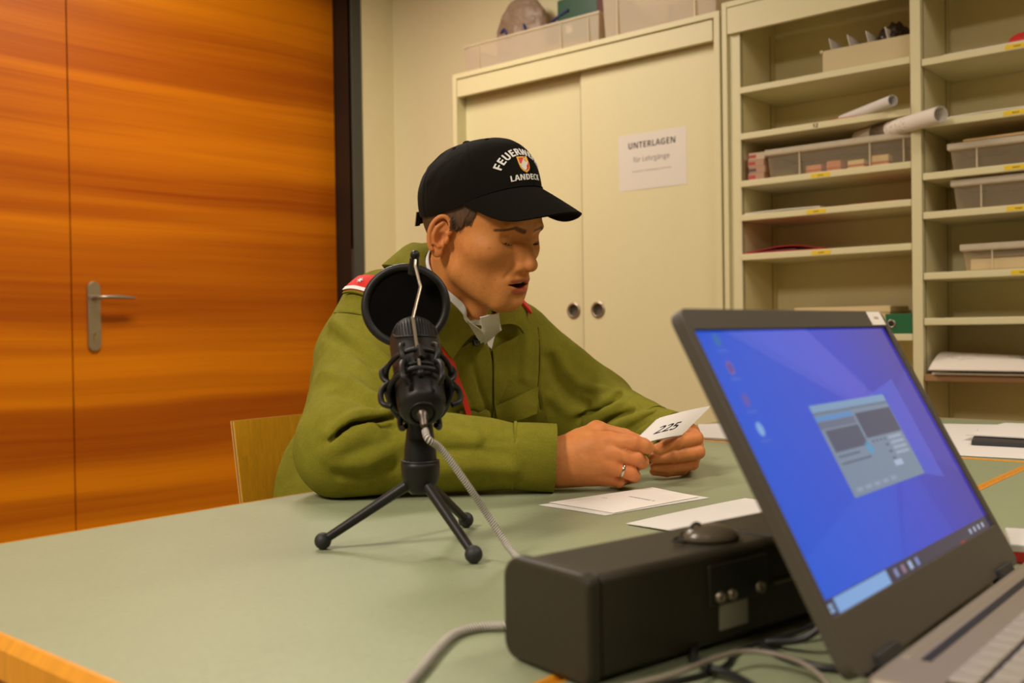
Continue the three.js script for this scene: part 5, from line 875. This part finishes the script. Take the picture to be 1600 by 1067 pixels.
function handColor(H) {
  return (x, y, z) => {
    const n1 = fbm(x * 55 + 2, y * 55, z * 55, 3), n2 = fbm(x * 240, y * 240, z * 240, 2); let c = [0.685, 0.250, 0.072].map((q, k) => q * (0.96 + (n1 - 0.5) * [0.24, 0.40, 0.46][k] + (n2 - 0.5) * 0.12));
    let red = 0; for (const f of ['index', 'middle', 'ring', 'pinky']) for (const k of [0, 1]) { const P = H[f][k]; red = Math.max(red, Math.exp(-((x - P[0]) ** 2 + (y - P[1]) ** 2 + (z - P[2]) ** 2) / 0.00022)); }
    c = c.map((q, k) => lerp(q, [0.62, 0.185, 0.064][k], red * 0.65)); return c;
  };
}
const palmR = [-0.6455, 0, -0.7638], palmL = [-0.95, 0.1, 0.2];
const handRGeo = sdfMesh(handSDF(FR, palmR), [-0.88, 0.735, -1.19], [-0.69, 0.845, -1.00], 0.0021, handColor(FR));
const handLGeo = sdfMesh(handSDF(FL, palmL), [-0.87, 0.735, -1.41], [-0.69, 0.845, -1.18], 0.0021, handColor(FL));
// the body beneath the clothes joins head and hands into one figure
function sdBody(x, y, z) {
  let d = sdEll(x, y, z, -1.235, 0.860, -1.178, 0.095, 0.150, 0.155); d = smin(d, sdEll(x, y, z, -1.28, 0.62, -1.175, 0.105, 0.19, 0.155), 0.06);
  d = smin(d, sdCone(x, y, z, [-1.16, 0.985, -1.175], J.Rs, 0.050, 0.045), 0.04); d = smin(d, sdCone(x, y, z, [-1.16, 0.985, -1.175], J.Ls, 0.050, 0.045), 0.04); d = smin(d, sdCone(x, y, z, [-1.13, 1.02, -1.165], [-1.20, 0.90, -1.175], 0.052, 0.07), 0.04);
  for (const s of ['R', 'L']) { d = smin(d, sdCone(x, y, z, J[s + 's'], J[s + 'e'], 0.045, 0.038), 0.02); d = smin(d, sdCone(x, y, z, J[s + 'e'], mixP(J[s + 'e'], J[s + 'w'], 0.86), 0.037, 0.022), 0.02); }
  return d;
}
const torsoGeo = sdfMesh(sdBody, [-1.42, 0.42, -1.60], [-0.76, 1.08, -0.79], 0.011, () => [0.62, 0.26, 0.086]);
const stripIdx = (g) => { const n = g.toNonIndexed(); for (const k of Object.keys(n.attributes)) if (!['position', 'normal', 'color'].includes(k)) n.deleteAttribute(k); return n; };
const person = thing('person', 'seated man in olive jacket and black cap reading a card', 'person', [0, 0, 0]);
const bodyMesh = part('body', mergeVertices(mergeGeometries([headGeo, handRGeo, handLGeo, torsoGeo].map(stripIdx)), 1e-6), mSkin, person, 'face, neck and hands');
const jacket = part('jacket', jacketGeo, mOlive, person, 'olive green uniform jacket');
for (const [e, w] of [[J.Re, J.Rw], [J.Le, J.Lw]]) {
  const a = V(...e), b = V(...w), ax = b.clone().sub(a).normalize(), up = V(0, 1, 0).addScaledVector(ax, -ax.y).normalize(), sd = ax.clone().cross(up);
  const tubeF = (rad, s0, s1) => (u, v) => { const t = -u * Math.PI * 2, r = rad + 0.0012 * Math.sin(3 * t + 1) + 0.001 * Math.sin(2 * t + v * 2), s = lerp(s0, s1, v), p = b.clone().addScaledVector(ax, s).addScaledVector(up, Math.cos(t) * r * 1.02).addScaledVector(sd, Math.sin(t) * r * 0.94); p.y = Math.max(p.y, 0.7425); return p; };
  const cuff = part('cuff', boxUV(sheet(tubeF(0.0425, -0.054, 0.001), 56, 8, 0.0032, true)), mOlive, jacket, 'buttoned sleeve cuff');
  part('cuff_seam', boxUV(sheet(tubeF(0.0438, -0.0555, -0.0525), 56, 2, 0.0024, true)), mOlive, cuff);
}
/* cap, hair, eyes as parts of the person */
{
  const mHair = new THREE.MeshPhysicalMaterial({ color: 0xffffff, vertexColors: true, roughness: 0.6 }), hair = part('hair', hairGeo, mHair, person, 'short brown hair below the cap');
  const st = part('hair_strands', strandGeo, mat([0.085, 0.042, 0.018], { roughness: 0.55 }), hair); st.userData.kind = 'stuff';
  for (const s of [-1, 1]) {
    const eb = new THREE.SphereGeometry(0.0124, 24, 18); eb.translate(s * EYE[0], EYE[1], EYE[2]); part('eyeball', toHead(eb), mat([0.62, 0.55, 0.47], { roughness: 0.2 }), bodyMesh);
    const ir = new THREE.SphereGeometry(0.0066, 18, 12); ir.scale(1, 1, 0.55); ir.translate(s * EYE[0], EYE[1] - 0.0072, EYE[2] + 0.0072); part('iris', toHead(ir), mat([0.035, 0.028, 0.018], { roughness: 0.15 }), bodyMesh);
    const gs = []; for (let k = 0; k <= 18; k++) { const t = k / 18, i = Math.min(5, Math.floor(t * 6)), f = t * 6 - i, a = LID[i], b = LID[i + 1], p = V(s * lerp(a[0], b[0], f), lerp(a[1], b[1], f) + 0.0008, lerp(a[2], b[2], f) + 0.0006), o = V(s * (lerp(a[0], b[0], f) - 0.031) * 0.28, -0.0036, 0.0052); gs.push(tube([p, p.clone().addScaledVector(o, 0.55), p.clone().add(o).add(V(0, 0.0014, 0))], 0.0004, 5, 4)); }
    gs.push(tube(LID.map((p) => V(s * p[0], p[1] + 0.0009, p[2] + 0.0004)), 0.0008, 20, 5)); const l = part('eyelashes', toHead(mergeG(gs)), mat([0.03, 0.016, 0.008], { roughness: 0.6 }), bodyMesh); l.userData.kind = 'stuff';
  }
  part('teeth', toHead((() => { const g = new THREE.CapsuleGeometry(0.0055, 0.022, 6, 12); g.rotateZ(Math.PI / 2); g.scale(1, 0.55, 1); g.translate(0, -0.0570, 0.0835); return g; })()), mat([0.62, 0.54, 0.42], { roughness: 0.25 }), bodyMesh);
  const mCap = mat([0.0060, 0.0045, 0.0022], { roughness: 0.92, specularIntensity: 0.3, bumpMap: scaled(tTwill, 8, 3), bumpScale: 0.0002 });
  const cap = part('cap', toHead(capGeo), mCap, person, 'black cotton baseball cap');
  part('brim', toHead(brimGeo), mCap, cap, 'curved black cap brim');
  { const g = lathe([[0.0001, 0.0042], [0.0045, 0.0038], [0.0068, 0.002], [0.0072, 0.0], [0.0072, -0.003]], 20); g.rotateX(-0.32); g.translate(capA.x, capA.y + 0.0022, capA.z); part('cap_button', toHead(g), mCap, cap); }
  const stitch = (f, n, r) => { const pts = []; for (let k = 0; k <= n; k++) pts.push(f(k / n)); return toHead(tube(pts, r, n * 2, 5)); };
  part('brim_seam', stitch((t) => brimF(t * 0.96 + 0.02, 0.0).add(V(0, 0.0032, 0.0006)), 40, 0.0012), mCap, cap);
  for (const v of [0.3, 0.5, 0.7, 0.88]) part('brim_stitching', stitch((t) => brimF(t * 0.88 + 0.06, v).add(V(0, 0.0016, 0)), 40, 0.00035), mCap, cap);
  for (const th of [-Math.PI / 6, -Math.PI / 2, -Math.PI * 5 / 6, Math.PI / 6, Math.PI / 2, Math.PI * 5 / 6]) { const c = crown(th, 0.72, 0.0016), e = crown(th, 0.72, 0.006).sub(c).normalize(), g = new THREE.TorusGeometry(0.0026, 0.0008, 6, 16); g.applyQuaternion(new THREE.Quaternion().setFromUnitVectors(V(0, 0, 1), e)); g.translate(c.x, c.y, c.z); part('eyelet', toHead(g), mCap, cap); }
  part('cap_strap', toHead(sheet((u, v) => crown(Math.PI + lerp(-0.62, 0.62, u), 0.0, 0.0035).add(V(0, lerp(-0.012, 0.006, v), 0)), 20, 3, 0.002)), mCap, cap);
  part('strap_tail', toHead(sheet((u, v) => crown(Math.PI + lerp(0.26, 0.50, u), 0.0, 0.0085 - 0.002 * u).add(V(0, lerp(-0.014, 0.009, v), 0)), 8, 3, 0.004)), mCap, cap);
  part('buckle', toHead(sheet((u, v) => crown(Math.PI + lerp(0.50, 0.515, u), 0.0, 0.0085).add(V(0, lerp(-0.014, 0.010, v), 0)), 4, 3, 0.0016)), mBrass, cap, 'brass strap buckle');
  const mThread = mat([0.78, 0.75, 0.68], { roughness: 0.7 });
  // FEUERWEHR on an arc over the shield, LANDECK below it
  const word = 'FEUERWEHR', R = 0.0450, cq = 0.0085; let total = 0; const wd = [...word].map((ch) => { const w = font.data.glyphs[ch].ha / font.data.resolution * 0.0122 * 1.0; total += w; return w; }); let run = -total / 2;
  [...word].forEach((ch, i) => { const mid = run + wd[i] / 2, ang = mid / (R + 0.0052); run += wd[i]; const shp = shapeText(ch, 0.0122); part('embroidered_letter', toHead(wrapFlat(shp, (x, y) => { const xx = x - wd[i] / 2, r = R + y; return [Math.sin(ang) * r + Math.cos(ang) * xx, cq + Math.cos(ang) * r - Math.sin(ang) * xx]; }, 0.0009)), mThread, cap, 'white embroidered ' + ch); });
  let tw = 0; const wd2 = [...'LANDECK'].map((ch) => { const w = font.data.glyphs[ch].ha / font.data.resolution * 0.0090; tw += w; return w; }); let r2 = -tw / 2;
  [...'LANDECK'].forEach((ch, i) => { const x0 = r2; r2 += wd2[i]; part('embroidered_letter', toHead(wrapFlat(shapeText(ch, 0.0090), (x, y) => [x0 + x, 0.0135 + y], 0.0009)), mThread, cap, 'white embroidered ' + ch); });
  const shieldPts = (k, cx = 0, cy = 0.0385) => { const P = []; for (const [a, b] of [[-0.0098, 0.0125], [0.0098, 0.0125], [0.0098, 0.0], [0.0085, -0.0062], [0.0055, -0.0108], [0, -0.0142], [-0.0055, -0.0108], [-0.0085, -0.0062], [-0.0098, 0.0]]) P.push(new THREE.Vector2(cx + a * k, cy + b * k)); return new THREE.Shape(P); };
  const poly = (pts) => new THREE.Shape(pts.map(([a, b]) => new THREE.Vector2(a, 0.0385 + b)));
  part('emblem_border', toHead(wrapFlat(shieldPts(1.0), (x, y) => [x, y], 0.0009)), mat([0.85, 0.42, 0.01], { roughness: 0.6 }), cap, 'golden border of the shield emblem');
  part('emblem_field', toHead(wrapFlat(shieldPts(0.82), (x, y) => [x, y], 0.0012)), mat([0.78, 0.70, 0.58], { roughness: 0.7 }), cap);
  part('emblem_red', toHead(wrapFlat(poly([[-0.0079, 0.0101], [0.0020, 0.0101], [-0.0060, 0.0005], [-0.0079, 0.0005]]), (x, y) => [x, y], 0.0015)), mat([0.62, 0.03, 0.01], { roughness: 0.6 }), cap, 'red corner of the shield emblem');
  part('emblem_red', toHead(wrapFlat(poly([[0.0060, -0.0006], [0.0079, 0.0030], [0.0079, -0.0010], [0.0068, -0.0050], [0.0044, -0.0086], [0.0, -0.0112], [-0.0012, -0.0104], [0.0022, -0.0072], [0.0030, -0.0030]]), (x, y) => [x, y], 0.0015)), mat([0.62, 0.03, 0.01], { roughness: 0.6 }), cap);
  part('emblem_gold', toHead(wrapFlat(poly([[0.0030, 0.0098], [0.0079, 0.0098], [0.0079, 0.0050], [0.0046, 0.0028], [0.0018, 0.0060]]), (x, y) => [x, y], 0.0015)), mat([0.85, 0.48, 0.05], { roughness: 0.6 }), cap);
}
/* ---------- clothing details ---------- */
const grad = (f, x, y, z, e = 0.002) => { const g = V(f(x + e, y, z) - f(x - e, y, z), f(x, y + e, z) - f(x, y - e, z), f(x, y, z + e) - f(x, y, z - e)); return g.normalize(); };
function onto(f, p, off) { p = p.isVector3 ? p.clone() : V(...p); for (let k = 0; k < 5; k++) { const d = f(p.x, p.y, p.z) - off; p.addScaledVector(grad(f, p.x, p.y, p.z), -d * 0.9); } return p; }
const sdHeadW = (x, y, z) => { const p = V(x, y, z).applyMatrix4(headInv); return sdFace(p.x, p.y, p.z) * 0.965; };
const drape = (c, off, th, nu = 16, nv = 16) => { const [a, b, d, e] = c.map((q) => V(...q)); return boxUV(sheet((u, v) => { const p = a.clone().lerp(b, u).lerp(e.clone().lerp(d, u), v); return onto(sdJacket, p, typeof off === 'function' ? off(u, v) : off); }, nu, nv, th)); };
const crv = (pts) => new THREE.CatmullRomCurve3(pts.map((p) => V(...p)), false, 'centripetal');
const mShirt = mat([0.82, 0.80, 0.76], { roughness: 0.8 }), mRedCloth = mat([0.70, 0.020, 0.012], { roughness: 0.75 });
{
  // jacket collar: near and far leaf
  const leaf = (name, inn, out, tip) => { const a = crv(inn), b = crv(out); return part(name, boxUV(sheet((u, v) => { const p = a.getPointAt(u), q = b.getPointAt(u), m = p.clone().lerp(q, v); m.addScaledVector(V(0.5, 0.75, name2(inn) * 0.45).normalize(), 0.012 * Math.sin(Math.PI * v) + 0.003); return m; }, 34, 10, 0.0042)), mOlive, jacket, 'turned-down jacket collar'); };
  const name2 = (inn) => (inn[3][2] > -1.17 ? 1 : -1);
  const innN = [[-1.197, 1.092, -1.172], [-1.176, 1.098, -1.142], ...[[-1.1428, 1.0902, -1.1326], [-1.125, 1.0711, -1.1202], [-1.0955, 1.0419, -1.1071], [-1.0808, 1.0156, -1.1142], [-1.0742, 0.9918, -1.1356], [-1.0831, 0.9718, -1.1744], [-1.0887, 0.9572, -1.2078]].map((p) => onto(sdHeadW, p, 0.008).toArray())], outN = [[-1.245, 1.045, -1.178], [-1.205, 1.060, -1.105], ...[[-1.1545, 1.0797, -1.1151], [-1.1278, 1.0447, -1.0832], [-1.0995, 1.0084, -1.0606], [-1.0882, 0.9692, -1.0691], [-1.0925, 0.9424, -1.0962], [-1.0906, 0.9115, -1.1306]].slice(1)].map((p, i) => onto(sdJacket, p, i < 3 ? 0.006 : 0.0125).toArray());
  innN[innN.length - 1] = onto(sdJacket, innN[innN.length - 1], 0.012).toArray();
  leaf('collar', innN, outN);
  const innF = [[-1.197, 1.092, -1.172], [-1.172, 1.086, -1.212], [-1.118, 1.045, -1.238], [-1.082, 1.003, -1.246], [-1.066, 0.975, -1.240], [-1.068, 0.962, -1.236]].map((p, i) => i > 2 ? onto(sdJacket, p, 0.006).toArray() : p), outF = [[-1.250, 1.052, -1.182], [-1.200, 1.050, -1.262], [-1.140, 1.015, -1.298], [-1.100, 0.985, -1.308], [-1.078, 0.957, -1.302], [-1.076, 0.948, -1.296]].map((p) => onto(sdJacket, p, 0.013).toArray());
  leaf('collar', innF, outF);
  // collar stitching on the near leaf
  { const a = crv(outN), b = crv(innN), gs = []; for (let k = 8; k < 40; k++) { const u = k / 42, f = (q) => a.getPointAt(q).lerp(b.getPointAt(q), 0.13).add(V(0.004, 0.0045, 0.004)); gs.push(rod(f(u), f(u + 0.012), 0.0005, 0.0005, 5)); } const m = part('collar_stitching', gs, mat([0.06, 0.062, 0.012]), jacket); m.userData.kind = 'stuff'; }
  // shirt collar: band along the neck and two points
  const low = crv(innN.slice(2, 8)); part('shirt_collar', boxUV(sheet((u, v) => { const p = low.getPointAt(u); p.add(V(0.006, 0.009, -0.004).multiplyScalar(v * (0.9 + 0.5 * u))); return onto(sdHeadW, p, lerp(0.0065, 0.0042, v)); }, 26, 4, 0.0022)), mShirt, person, 'white shirt collar along the neck');
  const wing = (c) => part('shirt_collar_point', boxUV(sheet((u, v) => { const [a, b, d, e] = c.map((q) => V(...q)), p = a.clone().lerp(b, u).lerp(e.clone().lerp(d, u), v); return p.add(V(0.6, 0.2, 0.7).multiplyScalar(0.006 * Math.sin(Math.PI * u) * Math.sin(Math.PI * v))); }, 10, 10, 0.002)), mShirt, person, 'white shirt collar point');
  wing([[-1.0249, 0.9768, -1.1375], [-1.0241, 0.9838, -1.1802], [-1.0237, 0.9566, -1.1853], [-1.0819, 0.9341, -1.2107]]); wing([[-1.021, 0.9747, -1.1014], [-1.0231, 0.9601, -1.1322], [-1.0803, 0.9433, -1.22], [-1.0886, 0.9341, -1.2103]]);
  part('shirt_front', drape([[-1.0437, 0.9812, -1.1614], [-1.094, 0.9846, -1.2591], [-1.0926, 0.9262, -1.2352], [-1.0899, 0.9339, -1.2196]], 0.0015, 0.002, 8, 8), mShirt, person, 'white shirt front');
  // front panels with raised edges
  part('front_panel', drape([[-1.0926, 0.9138, -1.1212], [-1.0894, 0.9529, -1.2116], [-1.1132, 0.8176, -1.2577], [-1.1043, 0.8261, -1.1459]], (u, v) => -0.0022 + 0.0047 * sstep(0, 0.25, u) * sstep(1, 0.9, v) + 0.003 * sstep(0.8, 1, u), 0.003, 22, 22), mOlive, jacket, 'buttoned front panel');
  part('front_panel', drape([[-1.0923, 0.9231, -1.2332], [-1.0866, 0.9477, -1.2911], [-1.0936, 0.8658, -1.2758], [-1.1108, 0.8229, -1.2616]], (u, v) => 0.004 + 0.008 * u * (1 - v), 0.003, 18, 22), mOlive, jacket, 'turned-back front panel');
  part('pocket_flap', drape([[-1.102, 0.8299, -1.1659], [-1.1119, 0.8224, -1.253], [-1.1159000000000001, 0.7824, -1.251], [-1.106, 0.7898999999999999, -1.1639]], 0.0055, 0.003, 14, 8), mOlive, jacket, 'chest pocket flap');
  part('pocket_flap', drape([[-1.1092, 0.8285, -1.2599], [-1.0636, 0.8599, -1.321], [-1.0696, 0.8199, -1.325], [-1.1152, 0.7985, -1.2719]], (u, v) => 0.006 + 0.006 * v, 0.0032, 18, 12), mOlive, jacket, 'chest pocket flap');
  part('chest_pocket', drape([[-1.1092, 0.8285, -1.2599], [-1.0636, 0.8599, -1.321], [-1.0836000000000001, 0.7699, -1.321], [-1.1212, 0.7535000000000001, -1.2599]], 0.004, 0.0025, 12, 10), mOlive, jacket, 'chest pocket');
  // armhole seams
  for (const S of [[[-1.1825, 0.9875, -0.9804], [-1.1431, 0.9866, -0.977], [-1.1228, 0.9833, -0.983]], [[-1.0771, 0.9602, -1.3472], [-1.0672, 0.9238, -1.3375], [-1.0633, 0.8857, -1.3299], [-1.0614, 0.8533, -1.3234], [-1.0612, 0.8201, -1.3294]]]) part('sleeve_seam', tube(S.map((p) => onto(sdJacket, p, 0.0006)), 0.0011, 40, 6), mat([0.07, 0.064, 0.006], { roughness: 0.95, specularIntensity: 0.2 }), jacket, 'dark armhole seam');
  // button
  const bc = onto(sdJacket, [[-1.0865, 0.9398, -1.1865]][0], 0.009), bn = grad(sdJacket, bc.x, bc.y, bc.z), bg = lathe([[0.0001, 0.0008], [0.003, 0.001], [0.0075, 0.0022], [0.0088, 0.0014], [0.0090, 0.0], [0.006, -0.002]], 26); bg.applyQuaternion(new THREE.Quaternion().setFromUnitVectors(V(0, 1, 0), bn)); bg.translate(bc.x, bc.y, bc.z); part('button', bg, mat([0.005, 0.005, 0.005], { roughness: 0.22 }), jacket, 'glossy black button');
  // lanyard
  const lan = crv([[-1.0927, 0.9411, -1.1134], [-1.0909, 0.9136, -1.1282], [-1.095, 0.872, -1.152], [-1.1018, 0.829, -1.1792], [-1.1085999999999998, 0.7809999999999999, -1.2064000000000001]]), w = 0.0056; part('lanyard', boxUV(sheet((u, v) => { const p = lan.getPointAt(u), t = lan.getTangentAt(u), n = grad(sdJacket, p.x, p.y, p.z), s = t.cross(n).normalize(); return onto(sdJacket, p.addScaledVector(s, lerp(-w, w, v)), 0.0105); }, 26, 3, 0.0012)), mat([0.72, 0.035, 0.012], { roughness: 0.6 }), person, 'red neck lanyard');
  // shoulder straps with red rank slides
  const E = [[-1.1802, 1.017, -1.0055], [-1.1681, 1.0378, -1.0264], [-1.1407, 1.0368, -1.0345], [-1.1364, 1.0117, -1.0069]], mir = (p) => [p[0] + 0.012, p[1] + 0.004, -2.352 - p[2]];
  for (const Q of [E, E.map(mir)]) {
    const q = (u, v) => { const [a, b, d, e] = Q.map((p) => V(...p)); return a.clone().lerp(b, u).lerp(e.clone().lerp(d, u), v).toArray(); };
    const strap = part('shoulder_strap', drape([q(-0.12, -0.04), q(2.0, -0.04), q(2.0, 1.04), q(-0.12, 1.04)], 0.005, 0.003, 16, 8), mOlive, jacket, 'olive shoulder strap');
    if (Q !== E) { const [a, b, c, d] = [[-1.0726, 1.0132, -1.281], [-1.072, 0.9844, -1.3204], [-1.125, 0.9949, -1.3805], [-1.124, 1.0216, -1.3424]].map((p) => V(...p)); part('rank_slide', boxUV(sheet((u, v) => a.clone().lerp(b, u).lerp(d.clone().lerp(c, u), v).add(V(0, 0.004 * Math.sin(Math.PI * v), 0)), 8, 6, 0.004)), mRedCloth, strap, 'red rank slide'); continue; }
    part('rank_slide', drape([q(0, 0), q(0.95, 0), q(0.95, 1), q(0, 1)], 0.008, 0.0028, 12, 8), mRedCloth, strap, 'red rank slide');
    part('rank_stripe', drape([q(0.0, 0), q(0.2, 0), q(0.2, 1), q(0.0, 1)], 0.0096, 0.0012, 6, 8), mShirt, strap, 'white stripe');
    const sc = onto(sdJacket, q(0.52, 0.5), 0.0105), sn = grad(sdJacket, sc.x, sc.y, sc.z), pts = []; for (let k = 0; k < 12; k++) { const a = k / 12 * Math.PI * 2, r = k % 2 ? 0.0022 : 0.0060; pts.push([Math.cos(a) * r, Math.sin(a) * r]); } const sg = extr(pts, 0.0012); sg.applyQuaternion(new THREE.Quaternion().setFromUnitVectors(V(0, 0, 1), sn)); sg.translate(sc.x, sc.y, sc.z); part('rank_star', sg, mShirt, strap, 'white embroidered star');
  }
}
{ // wedding ring
  const a = V(...FR.ring[0]), b = V(...FR.ring[1]), c = a.clone().lerp(b, 0.62), g = new THREE.TorusGeometry(0.0098, 0.0013, 10, 36); g.scale(1, 1, 1.6); g.applyQuaternion(new THREE.Quaternion().setFromUnitVectors(V(0, 0, 1), b.clone().sub(a).normalize())); g.translate(c.x, c.y, c.z);
  single('finger_ring', 'silver ring on the finger of the near hand', 'ring', g, mat([0.62, 0.55, 0.42], { metalness: 1, roughness: 0.2 }));
}
{ // trousers and boots below the table
  const f = (x, y, z) => { let d = sdEll(x, y, z, -1.27, 0.545, -1.178, 0.13, 0.10, 0.175); for (const s of [-1, 1]) { const zz = -1.178 + s * 0.105, kz = -1.178 + s * 0.14; d = smin(d, sdCone(x, y, z, [-1.24, 0.540, zz], [-0.86, 0.535, kz], 0.083, 0.064), 0.04); d = smin(d, sdCone(x, y, z, [-0.86, 0.53, kz], [-0.90, 0.12, kz], 0.062, 0.050), 0.03); } d += (fbm(x * 20, y * 20, z * 20, 2) - 0.5) * 0.008; return smax(smax(d, 0.462 - y + (x > -1.05 ? -1 : 0), 0.01), 0.09 - y, 0.01); };
  part('trousers', sdfMesh(f, [-1.45, 0.07, -1.42], [-0.76, 0.68, -0.94], 0.011), mat([0.018, 0.018, 0.022], { roughness: 0.9 }), person, 'dark trousers');
  for (const s of [-1, 1]) { const kz = -1.178 + s * 0.14, g = sdfMesh((x, y, z) => smax(smin(sdCone(x, y, z, [-0.90, 0.16, kz], [-0.90, 0.05, kz], 0.048, 0.045), sdCone(x, y, z, [-0.90, 0.045, kz], [-0.76, 0.032, kz + s * 0.015], 0.044, 0.036), 0.03), 0.002 - y, 0.004), [-1.0, -0.01, kz - 0.09], [-0.68, 0.2, kz + 0.09], 0.008); part('boot', g, mat([0.012, 0.011, 0.010], { roughness: 0.4 }), person, 'black boot'); }
}
/* cards held in both hands */
{
  const A = V(-0.7350, 0.8064, -1.1247), B = V(-0.7486, 0.8297, -1.2052), C = V(-0.7395, 0.8383, -1.3374), D = V(-0.7290, 0.8130, -1.2542);
  const t = canvasTex(768, 512, (c, w, h) => { c.fillStyle = '#ece5dc'; c.fillRect(0, 0, w, h); c.fillStyle = '#161412'; c.font = 'bold 200px sans-serif'; c.textAlign = 'left'; c.fillText('225', 190, 372); });
  const card = (name, label, off, m, ext) => { const n = D.clone().sub(A).cross(B.clone().sub(A)).normalize(); if (n.dot(V(0.6, 0.2, 0.75)) < 0) n.negate(); const f = (u, v) => { const vv = lerp(-0.32, 1, v), p = A.clone().lerp(D, u).add(B.clone().sub(A).lerp(C.clone().sub(D), u).multiplyScalar(vv)); p.addScaledVector(n, off + 0.004 * Math.sin(Math.PI * u) * (1 - 0.4 * v)); p.addScaledVector(D.clone().sub(A).normalize(), ext); return p; }; return single(name, label, 'card', sheet(f, 14, 12, 0.0006), m); };
  card('number_card', 'white card with the black number 225 held in both hands', 0.0, mat(0xffffff, { map: t, roughness: 0.8 }), 0);
  card('blank_card', 'blank white card held behind the number card', -0.0022, mPaper, -0.0045);
}
renderer.render(scene, camera);
